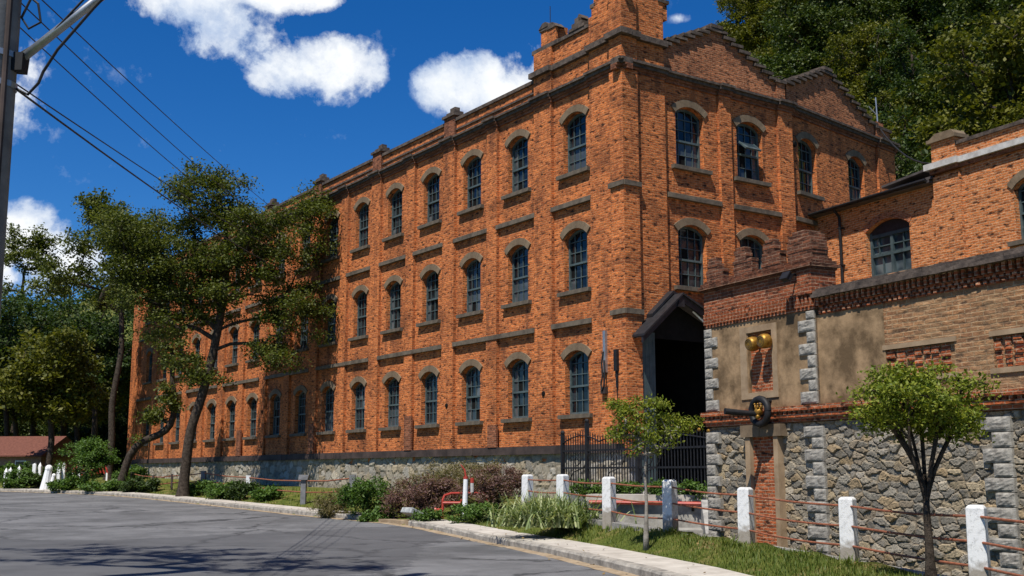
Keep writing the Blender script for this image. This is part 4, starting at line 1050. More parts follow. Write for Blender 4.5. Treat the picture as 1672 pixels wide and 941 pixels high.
# ------------------------------------------------------------------ white concrete fence by the pavement
HF = lambda x, y: float(np.interp(y, [10, 14.3, 17.6, 20.4, 22.6, 24.9, 27.4, 30], [.18, .21, .27, .37, .47, .55, .62, .64]))
fence = thing('post_fence', 'white concrete post fence with three rusty rails along the grass', 'fence', (FENCE[4][0], FENCE[4][1], .4))
tops = []
for i, (x, y) in enumerate(FENCE):
    z = HF(x, y); hgt = [1.0, 1.0, .97, .98, 1.0, .97, .95, .92][i]; a = .47 + .05 * i + random.uniform(-.06, .06)
    mb = MB(); w_ = .118
    mb.add([(-w_, -w_, -.5), (w_, -w_, -.5), (w_, w_, -.5), (-w_, w_, -.5), (-w_ * .92, -w_ * .92, hgt - .035), (w_ * .92, -w_ * .92, hgt - .035), (w_ * .92, w_ * .92, hgt - .035), (-w_ * .92, w_ * .92, hgt - .035),
            (-w_ * .66, -w_ * .66, hgt), (w_ * .66, -w_ * .66, hgt), (w_ * .66, w_ * .66, hgt), (-w_ * .66, w_ * .66, hgt)],
           [(0, 1, 5, 4), (1, 2, 6, 5), (2, 3, 7, 6), (3, 0, 4, 7), (4, 5, 9, 8), (5, 6, 10, 9), (6, 7, 11, 10), (7, 4, 8, 11), (8, 9, 10, 11)])
    mb.build('post', 'white_concrete', fence, Matrix.Translation((x, y, z)) @ Matrix.Rotation(-a, 4, 'Z') @ Matrix.Rotation(random.uniform(-.012, .012), 4, 'X'), bevel=.012); tops.append((x, y, z, hgt))
for i in range(len(tops) - 1):
    for k, fz in enumerate((.86, .55, .25)):
        p0 = Vector((tops[i][0], tops[i][1] - .04, tops[i][2] + tops[i][3] * fz)); p1 = Vector((tops[i + 1][0], tops[i + 1][1] - .04, tops[i + 1][2] + tops[i + 1][3] * fz))
        mb = MB(); mb.tube([p0 + (p1 - p0) * q / 6 + Vector((0, 0, -.03 * sin(pi * q / 6) * (1 + .4 * sin(i * 3 + k)))) for q in range(7)], .017, 7); mb.build('rail', 'rust_rail', fence)

# ------------------------------------------------------------------ marker post, red pipe frame, stone slab
x, y = -1.36, 33.6; z = H(x, y); t_ = thing('marker_post', 'slim white marker post with a bent red tip beside the red pipes', 'marker post', (x, y, z))
mb = MB(); mb.tube([(x - .03, y, z - .2), (x + .01, y, z + 1.22)], [.085, .068], 10); mb.build('post', 'white_paint', t_)
mb = MB(); mb.tube([(x + .01, y, z + 1.2), (x + .01, y, z + 1.27)], .074, 10); mb.tube([(x + .01, y, z + 1.25), (x - .02, y, z + 1.45), (x - .10, y, z + 1.56), (x - .15, y, z + 1.62)], [.03, .026, .02, .012], 6); mb.build('tip', 'red_paint', t_)
x, y = -1.62, 34.6; z = H(x, y); t_ = thing('standpipe', 'red painted pipe frame with elbows and a short valve among the shrubs', 'water pipe', (x, y, z))
mb = MB(); mb.tube([(x - .45, y - .12, z - .2), (x - .45, y - .12, z + .55), (x - .40, y - .1, z + .68), (x - .2, y, z + .74), (x + .75, y + .2, z + .74), (x + .85, y + .2, z + .68), (x + .86, y + .2, z - .2)], .038, 8); mb.build('pipe', 'red_paint', t_)
mb = MB(); mb.tube([(x - .45, y - .12, z + .25), (x - .66, y - .2, z + .25)], .05, 8); mb.tube([(x - .45, y - .12, z + .46), (x + .08, y - .14, z + .46), (x + .12, y - .14, z + .56)], .045, 8); mb.lathe([(.001, -.02), (.075, -.02), (.075, .03), (.001, .03)], Matrix.Translation((x - .67, y - .2, z + .25)) @ Matrix.Rotation(pi / 2, 4, 'Y'), 10); mb.build('branch', 'red_paint', t_)
mb = MB(); mb.tube([(x + .42, y + .1, z + .74), (x + .42, y + .1, z + 1.05)], .055, 8); mb.build('valve', 'pale_coping', t_)
mb = MB(); mb.tube([(x + .42, y + .1, z + 1.05), (x + .42, y + .1, z + 1.2)], .06, 8); mb.build('cap', 'red_paint', t_)
mb = MB(); mb.box(-.5, .5, -.4, .4, -.08, .08, 0, .035); x, y = -2.75, 34.6
tag(mb.build('stone_slab', 'slab_rock', None, Matrix.Translation((x, y, H(x, y) + .12)) @ Matrix.Rotation(.5, 4, 'Z') @ Matrix.Rotation(radians(24), 4, 'Y'), bevel=.02), 'tilted grey stone slab at the end of the pavement', 'stone slab')

# ------------------------------------------------------------------ far fence below the plinth
ff = thing('yard_fence', 'grey post fence with thin red rails below the long stone plinth', 'fence', (-12.4, 53, .6))
FP = [(-6.0, 43.2, .2, 1.0, 'pole_concrete'), (-8.15, 45.0, .2, 1.02, 'pole_concrete'), (-12.1, 52.8, .2, .86, 'white_concrete'), (-16.0, 59.6, .22, .9, 'pole_concrete'), (-18.2, 61.5, .1, .85, 'dark_beam'), (-19.5, 62.5, .1, .85, 'dark_beam'), (-21.6, 65.2, .09, .95, 'dark_beam'), (-22.6, 66, .09, .9, 'dark_beam')]
ft = []
for i, (x, y, w_, h_, mt) in enumerate(FP):
    z = H(x, y); mb = MB(); mb.box(x - w_ / 2, x + w_ / 2, y - w_ / 2, y + w_ / 2, z - .3, z + h_, 0, .01)
    if i == 1: mb.box(x - .19, x + .19, y - .17, y + .17, z + h_ - .1, z + h_ + .12, 0, .03)
    mb.build('post', mt, ff); ft.append((x, y, z, h_))
for i in range(len(ft) - 1):
    for fz in (.88, .45):
        mb = MB(); p0 = Vector((ft[i][0], ft[i][1] + .03, ft[i][2] + ft[i][3] * fz)); p1 = Vector((ft[i + 1][0], ft[i + 1][1] + .03, ft[i + 1][2] + ft[i + 1][3] * fz)); mb.tube([p0, (p0 + p1) / 2 - Vector((0, 0, .05)), p1], .03, 6); mb.build('rail', 'rust_rail', ff)

# ------------------------------------------------------------------ far left: house, little white posts, gate pillar, red cover
t_ = thing('tiled_house', 'low house with a red tiled roof half hidden behind the left trees', 'house', (-38.6, 87, 0), radians(-8)); zh = H(-38.6, 87) - .35
xh = Matrix.Translation((-38.6, 87, zh)) @ Matrix.Rotation(radians(-8), 4, 'Z') @ Matrix.Diagonal((.52, .7, .62, 1))
mb = MB(); mb.box(-9, 9, -4, 4, -1.5, 3.3); mb.build('wall', 'house_paint', t_, xh)
mb = MB(); mb.add([(-9.6, -4.7, 3.0), (9.6, -4.7, 3.0), (9.6, 0, 5.4), (-9.6, 0, 5.4), (-9.6, 4.7, 3.0), (9.6, 4.7, 3.0), (-9.6, -4.7, 2.85), (9.6, -4.7, 2.85), (9.6, 4.7, 2.85), (-9.6, 4.7, 2.85)], [(0, 1, 2, 3), (3, 2, 5, 4), (6, 7, 1, 0), (0, 3, 4, 9, 6), (1, 7, 8, 5, 2), (9, 8, 7, 6), (4, 5, 8, 9)]); mb.build('roof', 'roof_tiles', t_, xh)
for x in (-6, -2.2, 1.8, 6):
    mb = MB(); mb.box(x - .7, x + .7, -4.05, -3.9, 1.0, 2.3); w_ = mb.build('window', 'window_glass', t_, xh)
    mb = MB(); mb.box(x - .82, x + .82, -4.08, -3.95, .9, 1.0); mb.box(x - .82, x + .82, -4.08, -3.95, 2.3, 2.4); mb.box(x - .82, x - .7, -4.08, -3.95, 1.0, 2.3); mb.box(x + .7, x + .82, -4.08, -3.95, 1.0, 2.3); mb.build('frame', 'white_paint', w_, xh)
k = 0
for u, Y in ((9, 72), (30, 72.6), (55, 73.2), (95, 72.5), (103, 72.8), (128, 72), (64, 73.4), (16, 72.2)):
    x = gx(u, Y); z = H(x, Y); mb = MB(); mb.box(x - .1, x + .1, Y - .1, Y + .1, z - .2, z + .95 + .1 * (k % 3), 0, .02); mb.add([(x - .1, Y - .1, z + .95), (x + .1, Y - .1, z + .95), (x + .1, Y + .1, z + .95), (x - .1, Y + .1, z + .95), (x, Y, z + 1.22)], [(0, 1, 4), (1, 2, 4), (2, 3, 4), (3, 0, 4)])
    tag(mb.build('boundary_post', 'white_paint'), 'small white boundary post among the hedges before the red roofed house', 'post', 'small white posts by the far hedges'); k += 1
for u, h_, r_, lab in ((76, 1.25, .24, 'taller tapering white gate pillar among the far left hedges'), (85, .85, .13, 'shorter tapering white gate pillar among the far left hedges')):
    x = gx(u, 68); z = H(x, 68); mb = MB(); mb.tube([(x - .12, 68, z - .2), (x, 68, z + h_ * .5), (x + .08, 68, z + h_)], [r_ * 1.3, r_, r_ * .8], 10); mb.ball((x + .08, 68, z + h_), r_ * .95, 8)
    tag(mb.build('gate_pillar', 'white_paint'), lab, 'gate pillar')
x = gx(146, 74); z = H(x, 74); t_ = thing('slatted_shelter', 'low arched shelter of red slats behind the round green tree', 'shelter', (x, 74, z))
mb = MB()
for q in range(6):
    R_ = 1.15 - .17 * q; mb.tube([(x + R_ * cos(a), 74 - .12 * q, z + .3 + R_ * .95 * sin(a)) for a in np.linspace(.15, pi - .15, 12)], .055, 6)
mb.build('slats', 'red_paint', t_)
mb = MB(); mb.box(x - 1.15, x - 1.05, 73.95, 74.05, z - .2, z + .5); mb.box(x + 1.05, x + 1.15, 73.95, 74.05, z - .2, z + .5); mb.build('legs_frame', 'white_paint', t_)

# ------------------------------------------------------------------ utility pole with lamp arm and wires
PX, PY = -5.24, 11.0
pole = thing('utility_pole', 'grey concrete utility pole cut by the left edge of the photo', 'utility pole', (PX, PY, .1))
mb = MB(); mb.tube([(PX, PY, -.3), (PX, PY, 15.2)], [.225, .15], 18); mb.build('shaft', 'pole_concrete', pole, None, True)
mb = MB(); mb.tube([(PX + .17, PY - .14, 3.0), (PX + .155, PY - .14, 5.7), (PX + .14, PY - .12, 10.5)], .03, 8); mb.build('conduit', 'dark_beam', pole)
for z in (5.47, 5.78):
    mb = MB(); mb.lathe([(.195, -.03), (.212, -.03), (.212, .03), (.195, .03)], Matrix.Translation((PX, PY, z)), 18); mb.build('clamp', 'galvanised', pole)
mb = MB(); mb.box(PX + .16, PX + .3, PY - .07, PY + .07, 5.62, 5.80, 0, .01); mb.build('arm_socket', 'dark_iron', pole)
arm = [(PX + .22, PY, 5.73), (PX + .9, PY + .12, 6.42), (PX + 1.6, PY + .25, 7.05), (PX + 2.6, PY + .45, 7.8)]
mb = MB(); mb.tube(arm, .045, 10); mb.build('lamp_arm', 'galvanised', pole, None, True)
mb = MB(); mb.tube([(PX + 2.5, PY + .43, 7.76), (PX + 2.8, PY + .5, 7.86), (PX + 3.3, PY + .6, 7.9)], [.07, .16, .08], 10); mb.build('lamp_head', 'galvanised', pole)
mb = MB(); mb.box(PX - 1.1, PX + 1.1, PY - .06, PY + .06, 14.2, 14.34); mb.box(PX - 1.0, PX + 1.0, PY - .05, PY + .05, 12.4, 12.5); mb.build('shadow_cross_arm', 'dark_beam', pole)  # unseen cross-arms, added so the pole top throws more shadow
mb = MB(); mb.lathe([(.001, -.5), (.28, -.5), (.32, -.3), (.32, .3), (.28, .5), (.001, .5)], Matrix.Translation((PX + .5, PY - .05, 11.6)), 16); mb.tube([(PX + .42, PY, 12.1), (PX + .42, PY, 12.45)], .04, 6); mb.tube([(PX + .66, PY, 12.1), (PX + .66, PY, 12.45)], .04, 6); mb.build('transformer', 'pole_concrete', pole)
t_ = thing('cable_loops', 'tangle of thin black cable loops tied to the pole above the lamp arm', 'cable', (PX + .2, PY, 6.0))
mb = MB(); mb.tube([(PX + .2, PY, 6.5), (PX + .38, PY, 6.35), (PX + .42, PY, 6.15), (PX + .3, PY, 6.08), (PX + .22, PY, 6.2), (PX + .3, PY, 6.4), (PX + .5, PY, 6.6)], .013, 6); mb.build('upper_loop', 'cable', t_)
mb = MB(); mb.tube([(PX + .22, PY, 5.44), (PX + .34, PY, 5.38), (PX + .44, PY, 5.5), (PX + .48, PY, 5.62), (PX + .62, PY - .02, 5.85), (PX + .95, PY, 6.3), (PX + 1.5, PY, 6.95)], .015, 6); mb.build('lower_loop', 'cable', t_)
mb = MB(); mb.tube([(PX + .24, PY, 5.82), (PX + .5, PY + .02, 6.0), (PX + 1.1, PY + .1, 6.8)], .012, 6); mb.build('stay', 'cable', t_)
far = [xL @ Vector((-23.0, -.25, 13.0)), xL @ Vector((-23.6, -.25, 12.8)), xL @ Vector((-24.2, -.25, 12.6)), xL @ Vector((-26, -.25, 12.6)), xL @ Vector((-26.3, -.25, 11.9))]
near = [Vector((PX + .30, PY, 6.5)), Vector((PX + .18, PY, 6.38)), Vector((PX + .02, PY - .2, 6.27)), Vector((PX + .2, PY, 5.5)), Vector((PX + .2, PY, 5.45))]
labs = ['highest of the three thin power lines running from the pole to the mill', 'middle one of the three thin power lines running from the pole to the mill', 'lowest of the three thin power lines running from the pole to the mill', 'thinner upper cable of the low pair tied at the pole clamp', 'thicker lower cable of the low pair tied at the pole clamp']
for i in range(5):
    a, b = near[i], far[i]; sag = [.3, .5, .6, .2, .3][i]; n_ = 28
    mb = MB(); mb.tube([a + (b - a) * q / n_ - Vector((0, 0, sag * 4 * (q / n_) * (1 - q / n_))) for q in range(n_ + 1)], [.007, .007, .007, .008, .012][i], 6)
    tag(mb.build('overhead_wire', 'cable'), labs[i], 'wire', 'overhead wires')
# ------------------------------------------------------------------ trees and shrubs


def leaf_quads(P, size, r, up=.5, aspect=.55, droop=0.0):
    """diamond leaves at points P with random lie"""
    n = len(P)
    nrm = r.normal(0, 1, (n, 3)); nrm[:, 2] = np.abs(nrm[:, 2]) + up; nrm /= np.linalg.norm(nrm, axis=1)[:, None]
    t_ = r.normal(0, 1, (n, 3)); t_[:, 2] -= droop; t_ -= (t_ * nrm).sum(1)[:, None] * nrm; t_ /= np.linalg.norm(t_, axis=1)[:, None]
    b = np.cross(nrm, t_); s = size * r.uniform(.6, 1.35, (n, 1))
    V = np.stack([P - t_ * s * .5, P + b * s * .5 * aspect - nrm * s * .06, P + t_ * s * .5, P - b * s * .5 * aspect - nrm * s * .06], 1)
    return V.reshape(-1, 3)


def make_tree(name, label, cat, loc, trunk, lobes, nclump, nleaf, lsize, crad, leaf, bark='bark', rbase=.2, seed=1, group=None, start=.45, rtip=.02, flat=.65, shell=.45, aspect=.6, extra=(), up=.5, sides=8, limbs=()):
    r = np.random.default_rng(seed)
    root = thing(name, label, cat, loc, 0, group); xf = world_of(root)
    tp = resample(np.array(trunk, float), .5) if len(trunk) > 2 else np.linspace(trunk[0], trunk[1], 8)
    if tp.shape[1] != 3: raise ValueError
    nodes = [p for p in tp]; par = [i - 1 for i in range(len(tp))]; load = [0] * len(tp); first = int(len(tp) * start)
    lc = []
    for lb in limbs:
        pv = len(tp) - 1; ch = [pv]
        for q in resample(np.array([tuple(tp[-1])] + list(lb), float), .22)[1:]:
            nodes.append(q); par.append(pv); load.append(1); pv = len(nodes) - 1; ch.append(pv)
        lc.append(ch)
    wts = np.array([l[6] if len(l) > 6 else 1 for l in lobes], float); wts /= wts.sum(); cl = []
    for _ in range(nclump):
        l = lobes[r.choice(len(lobes), p=wts)]; d = r.normal(0, 1, 3); d /= np.linalg.norm(d); q = r.uniform(0, 1) ** shell
        cl.append((l[0] + d[0] * l[3] * q, l[1] + d[1] * l[4] * q, l[2] + d[2] * l[5] * q))
    cl = np.array(cl); top = tp[-1]; cl = cl[np.argsort(np.linalg.norm(cl - tp[len(tp) * 3 // 4], axis=1))]
    chains = list(lc); nbase = len(nodes)
    for c in cl:
        N = np.array(nodes); dv = c - N; dist = np.linalg.norm(dv, axis=1) + 1.2 * np.maximum(0, N[:, 2] - c[2] + .2 * np.linalg.norm(dv[:, :2], axis=1))
        dist[:first] += 1e3
        if limbs: dist[:len(tp)] += 1e3
        i = int(dist.argmin()); a = N[i]; L = np.linalg.norm(c - a); k = max(2, int(L / max(.35, crad * .8))); prev = i; ch = [i]
        side = r.normal(0, .07 * L, 3)
        for q in range(1, k + 1):
            f = q / k; pt = a + (c - a) * f + side * sin(pi * f) + np.array([0, 0, .10 * L * sin(pi * f)]) + r.normal(0, .02 * L, 3) * (f < 1)
            nodes.append(pt); par.append(prev); load.append(0); prev = len(nodes) - 1; ch.append(prev)
        chains.append(ch); j = prev
        while j >= 0: load[j] += 1; j = par[j]
    rad = rtip * np.maximum(np.array(load, float), 1) ** .5
    nt = len(tp); f_ = np.linspace(0, 1, nt); rt = np.maximum(rad[:nt], rbase * (1 - .62 * f_)); rt = np.minimum(rt, rbase * (1.0 - .35 * f_)); rt[0] *= 1.45; rt[1] *= 1.12; rad[:nt] = rt
    mb = MB(); pts = [tuple(p) for p in tp]; pts = [(pts[0][0], pts[0][1], pts[0][2] - .3)] + pts; mb.tube(pts, [rt[0] * 1.2] + list(rt), max(sides, 10)); mb.build('trunk', bark, root, xf, True)
    mb = MB()
    for ch in chains:
        rr = [min(rad[ch[1]] * 1.15, rad[ch[0]])] + [rad[q] for q in ch[1:]]
        mb.tube([nodes[q] for q in ch], rr, 5 if rr[0] < .05 else 7, 0, False)
    for e in extra: mb.tube(e[0], e[1], 6)
    mb.build('branches', bark, root, xf, True)
    P = []
    for c in cl:
        m = int(nleaf * r.uniform(.55, 1.35)); o_ = r.normal(0, .5, (m, 3)) * crad; o_[:, 2] *= flat; P.append(c + o_)
    quads_mesh('foliage', leaf_quads(np.concatenate(P), lsize, r, up, aspect), leaf, root, xf)
    return root


def G(u, Y): x = gx(u, Y); return (x, Y, H(x, Y))


# the big tree in front of the mill and its leaning neighbour
b = G(299, 55.2)
make_tree('street_tree', 'tall spreading dark green tree with a straight thick trunk in front of the mill', 'tree', b,
          [(0, 0, 0), (.08, 0, 1.5), (.25, 0, 3.2), (.7, 0, 4.8), (1.1, 0, 6.6), (1.4, .1, 8.6), (1.6, .2, 10.8), (1.5, .2, 13.2)],
          [(1.4, 0, 13.8, 3.5, 3.2, 2.7, 1.6), (-1.4, 0, 12.0, 2.7, 2.6, 2.3, 1.0), (4.3, -.3, 12.0, 2.6, 2.5, 2.4, .95), (5.0, 0, 9.2, 2.4, 2.2, 1.9, .75), (1.8, .2, 10.2, 3.0, 2.6, 2.4, 1.0), (4.0, 0, 7.0, 1.9, 1.7, .9, .35), (-1.3, -.3, 8.6, 2.2, 2.0, 1.2, .35), (.2, 0, 6.0, 1.6, 1.5, .9, .3), (.8, 0, 15.6, 2.0, 1.8, 1.3, .5), (-2.6, 0, 10.4, 1.8, 1.8, 1.5, .6), (-3.3, 0, 13.2, 1.7, 1.7, 1.3, .6), (.4, 0, 10.0, 2.2, 2.2, 1.8, .6), (6.0, 0, 14.0, 1.1, 1.1, 1.6, .3)],
          330, 250, .145, .74, 'leaf_olive', 'bark', .25, 5, start=.45, rtip=.0165, flat=.52)
b = G(194, 64.6)
make_tree('leaning_tree', 'leaning mossy trunk that bends right towards the mill and then rises', 'tree', b,
          [(0, 0, 0), (.25, 0, 1.0), (.55, 0, 2.0), (1.2, 0, 2.75), (2.1, .1, 3.15), (2.7, .1, 3.7), (2.9, .1, 4.8), (2.7, .1, 6.2), (2.6, .1, 8.0)],
          [(2.4, 0, 5.2, 1.2, 1.0, .8, .5), (2.6, 0, 8.2, 1.6, 1.5, 1.2, .8), (1.7, 0, 4.1, .5, .5, .3, .18), (.9, 0, 2.85, .3, .3, .2, .1)], 44, 120, .17, .5, 'leaf_olive', 'bark', .24, 9, start=.3, rtip=.03)
# left background
b = G(176, 76)
make_tree('pale_limbed_tree', 'open crowned tree with pale bare limbs left of the mill end', 'tree', b,
          [(0, 0, 0), (.1, 0, 2.5), (.0, 0, 5), (.3, 0, 7.5), (.4, 0, 9), (.2, 0, 12)],
          [(-1.2, 0, 16.0, 3.0, 3, 2.4, 1.2), (1.2, 0, 15.6, 2.0, 2.4, 2.2, .8), (-3.6, 0, 13.4, 2.2, 2.2, 1.7, .7), (-.4, 0, 12.8, 2.2, 2.4, 1.6, .4), (-1.4, 0, 18.2, 1.5, 1.5, 1.1, .4)], 120, 150, .23, .75, 'leaf_olive', 'bark', .24, 12, start=.35, rtip=.022)
specs = [('dark_tree', 2, 95, 13, 4.2, 'leaf_dark', 'dense dark tree behind the pole at the far left, its trunk near the photo edge', 21),
         ('dark_tree', 45, 98, 16.5, 4.6, 'leaf_dark', 'tall dark tree over the red tiled roof, second from the pole', 22),
         ('dark_tree', 95, 100, 18.5, 4.8, 'leaf_olive', 'tall olive tree between the red roof and the pale limbed tree', 23),
         ('yellow_tree', 75, 80, 10.6, 3.2, 'leaf_yellow', 'yellowish tree with thin forked trunk before the red tiled roof', 24),
         ('yellow_tree', 18, 97, 11.4, 4.2, 'leaf_yellow', 'yellowish broad tree close beside the utility pole', 25),
         ('dark_tree', 146, 94, 15.5, 4.4, 'leaf_dark', 'dark tree filling the gap behind the round green tree', 26),
         ('dark_tree', 205, 100, 14.0, 4.0, 'leaf_dark', 'dark tree just behind the far corner of the mill', 27),
         ('yellow_tree', 118, 97, 11.6, 3.9, 'leaf_yellow', 'yellowish tree right of the forked one, above the round green tree', 28),
         ('dark_tree', -40, 90, 16.5, 5, 'leaf_dark', 'tall dark tree mostly hidden behind the utility pole', 29),
         ('feathery_tree', 14, 112, 24.5, 2.6, 'leaf_olive', 'tall thin topped tree showing against the white cloud right of the pole', 30)]
for nm, u, Y, h_, w_, lf, lab, sd in specs:
    lo = .42 if nm != 'feathery_tree' else .8
    make_tree(nm, lab, 'tree', G(u, Y), [(0, 0, 0), (.2, 0, h_ * .25), (-.1, 0, h_ * .5), (.1, 0, h_ * .8)],
              [(0, 0, h_ * (.5 + lo * .5), w_, w_ * .9, h_ * (.5 - lo * .5) + .3, 1.2), (w_ * .55, 0, h_ * .55 if lo < .5 else h_ * .9, w_ * .6, w_ * .6, h_ * .16, .5), (-w_ * .55, 0, h_ * .6 if lo < .5 else h_ * .88, w_ * .6, w_ * .6, h_ * .16, .5)],
              int(115 if lo < .5 else 40), 130, .30, .95, lf, 'bark', .16 + h_ * .007, sd, start=.4, rtip=.024)
b = G(141, 66)
make_tree('round_tree', 'low round bright green tree on a short trunk near the far kerb', 'tree', b, [(0, 0, 0), (.0, 0, .6), (.05, 0, 1.3)], [(-.1, 0, 1.75, 1.75, 1.5, 1.15, 1), (.5, 0, 2.1, 1.1, 1.0, .8, .5)], 105, 110, .13, .34, 'leaf_shrub', 'bark', .14, 31, start=.3, rtip=.014)

# the two young trees by the white fence
make_tree('young_street_tree', 'young umbrella crowned tree with a forked dark trunk by the near fence posts', 'tree', (5.36, 14.9, .24),
          [(0, 0, 0), (.0, 0, .5), (-.01, 0, .86), (.0, 0, 1.0)], [(0, 0, 2.36, .92, .85, .36, 1.3), (-.2, 0, 2.55, .55, .5, .25, .6), (.3, 0, 2.05, .62, .55, .32, .45), (-.55, 0, 2.12, .36, .4, .2, .3), (.05, 0, 1.95, .5, .5, .25, .2)], 165, 80, .064, .16, 'leaf_bright', 'bark', .058, 41, start=.8, rtip=.0058, aspect=.5, up=.2, limbs=[[(-.10, 0, 1.45), (-.3, .05, 1.85), (-.5, 0, 2.15)], [(-.05, .08, 1.5), (-.1, .2, 2.0), (-.16, .25, 2.35)], [(.07, -.05, 1.45), (.16, -.1, 1.9), (.2, -.2, 2.3)], [(.14, .02, 1.4), (.34, 0, 1.8), (.55, .1, 2.1)], [(-.14, -.08, 1.4), (-.25, -.2, 1.8), (-.25, -.3, 2.25)], [(.03, .1, 1.55), (.08, .25, 2.1)]])
make_tree('sapling', 'slim sapling with loose light green crown before the iron gate', 'tree', (2.50, 21.6, .44),
          [(0, 0, 0), (.02, 0, .6), (.0, 0, 1.1), (.03, 0, 1.5)], [(.1, 0, 2.05, .7, .6, .34, 1.1), (-.42, 0, 2.3, .34, .34, .22, .4), (.78, 0, 2.08, .3, .3, .14, .3), (-.5, 0, 1.9, .28, .3, .16, .3), (.1, 0, 1.65, .5, .4, .2, .3), (.2, 0, 2.45, .35, .3, .15, .25)], 95, 52, .075, .16, 'leaf_bright', 'pale_bark', .036, 42, start=.55, rtip=.0065, aspect=.42, up=.2)


def shrub(name, label, u, Y, w, h, leaf, seed, n=46, m=85, ls=.09, cr=.22, dz=0.0, cat='shrub', group=None, asp=.55):
    b = G(u, Y); b = (b[0], b[1], b[2] + dz)
    return make_tree(name, label, cat, b, [(0, 0, 0), (.02, 0, h * .2), (0, 0, h * .4)], [(0, 0, h * .5, w / 2, w * .42, h * .46, 1.2), (w * .2, -.05, h * .62, w * .3, w * .3, h * .34, .6), (-w * .25, -.1, h * .38, w * .3, w * .3, h * .32, .6)], n, m, ls, cr, leaf, 'bark', .04, seed, group, start=.1, rtip=.008, shell=.4, aspect=asp)


shrub('green_shrub', 'leafy bright green shrub between tawny grass and the purple shrub', 600, 37.2, 1.7, 1.35, 'leaf_shrub', 51, 60, 90)
shrub('tawny_shrub', 'tawny brownish feathery shrub at the left end of the planted bed', 549, 38.4, 1.6, 1.15, 'leaf_tawny', 52, 60, 90, .12, .2, asp=.18)
shrub('purple_shrub', 'large dusky purple shrub left of the marker post', 693, 36.0, 2.5, 1.3, 'leaf_purple', 53, 95, 100, .11, .24, asp=.3)
shrub('purple_shrub', 'reddish purple shrub right of the marker post', 812, 35.0, 1.9, 1.3, 'leaf_purple', 54, 75, 95, .10, .22, asp=.3)
shrub('tawny_shrub', 'tall tawny and green shrub rising behind the marker post', 722, 38.2, 2.8, 1.5, 'leaf_tawny', 55, 80, 90, .13, .26, asp=.2)
shrub('tawny_shrub', 'green tinged tawny shrub behind the reddish purple shrub', 785, 37.6, 1.8, 1.4, 'leaf_tawny', 56, 55, 90, .13, .26, asp=.2)
shrub('low_green_shrub', 'low green shrub under the red pipes beside the marker post', 775, 32.4, 1.3, .62, 'leaf_shrub', 57, 34, 70, .10, .16)
shrub('low_green_shrub', 'low green weeds spilling over the broken pavement end', 618, 36.2, 1.1, .5, 'leaf_shrub', 58, 36, 70, .10, .16, .02)
shrub('low_green_shrub', 'low green weeds right of the stone slab', 700, 33.6, .8, .35, 'leaf_shrub', 59, 22, 60, .09, .14)
for q, (u, Y, w, h, lab) in enumerate(((366, 51.5, 1.7, .85, 'clipped dark green bush beside the grey far fence post'), (400, 50.6, 1.5, .8, 'dark green bush left of the white footed fence post'), (437, 48.6, 1.0, .55, 'small dark bush nearest the kerb below the white footed post'), (326, 56, 1.2, .7, 'low leafy plant at the foot of the big trunk'),
                                           (232, 62, 2.0, .8, 'low spreading plant right of the leaning trunk'), (172, 64, 2.4, .6, 'low hedge plant under the round green tree'), (30, 70, 2.6, 1.1, 'clipped hedge bush at the far left before the white posts'), (62, 70.5, 2.2, 1.0, 'second clipped hedge bush beside the white gate pillars'), (110, 66, 2.0, .8, 'low bush left of the round green tree'), (16, 79, 3.0, 1.3, 'large light green bush below the red tiled roof'), (62, 80, 2.4, 1.0, 'rounded green bush in front of the red roofed house'), (215, 66, 1.8, 1.3, 'dark bush between the leaning trunk and the plinth'))):
    shrub('green_bush' if q < 10 else 'tall_bush', lab, u, Y, w, h, ('leaf_shrub', 'leaf_dark', 'leaf_shrub')[q % 3], 70 + q, 46, 70, .13 if Y < 60 else .17, .24 if h < 1.5 else .5)
for q, (X_, Y_) in enumerate(((2.0, 29.6), (2.7, 28.6), (3.5, 27.6), (4.2, 27.2))):
    make_tree('planter_bush', 'dark green bush on the ledge in front of the iron gate', 'shrub', (X_, Y_ - .4, 1.02), [(0, 0, 0), (0, 0, .1), (0, 0, .2)], [(0, 0, .18, .5, .35, .2, 1)], 26, 60, .08, .14, 'leaf_shrub', 'bark', .02, 90 + q, 'bushes on the gate ledge', start=.1, rtip=.006)

# strap-leaved clump with pale striped blades


def strap_plant(name, label, x, y, z, n, length, width, leaf, seed, spread, cat='plant'):
    r = np.random.default_rng(seed); Q = []
    for _ in range(n):
        bx, by = r.normal(0, spread[0]), r.normal(0, spread[1]); a = r.uniform(0, 2 * pi); L = length * r.uniform(.6, 1.15); lean = r.uniform(.3, 1.35)
        d = np.array([cos(a), sin(a), 0]); sd = np.array([-sin(a), cos(a), 0]); pts = []
        for q in range(6):
            f = q / 5; out = L * (f * sin(lean * .55) + .38 * f * f * lean); up = L * (f * cos(lean * .5) - .42 * f ** 2.3 * lean); pts.append(np.array([x + bx, y + by, z]) + d * out + np.array([0, 0, up]))
        for q in range(5):
            w0, w1 = width * (1 - (q / 5) ** 2), width * (1 - ((q + 1) / 5) ** 2) + .001
            Q += [pts[q] - sd * w0, pts[q] + sd * w0, pts[q + 1] + sd * w1, pts[q + 1] - sd * w1]
    root = thing(name, label, cat, (x, y, z))
    quads_mesh('blades', np.array(Q), leaf, root); return root


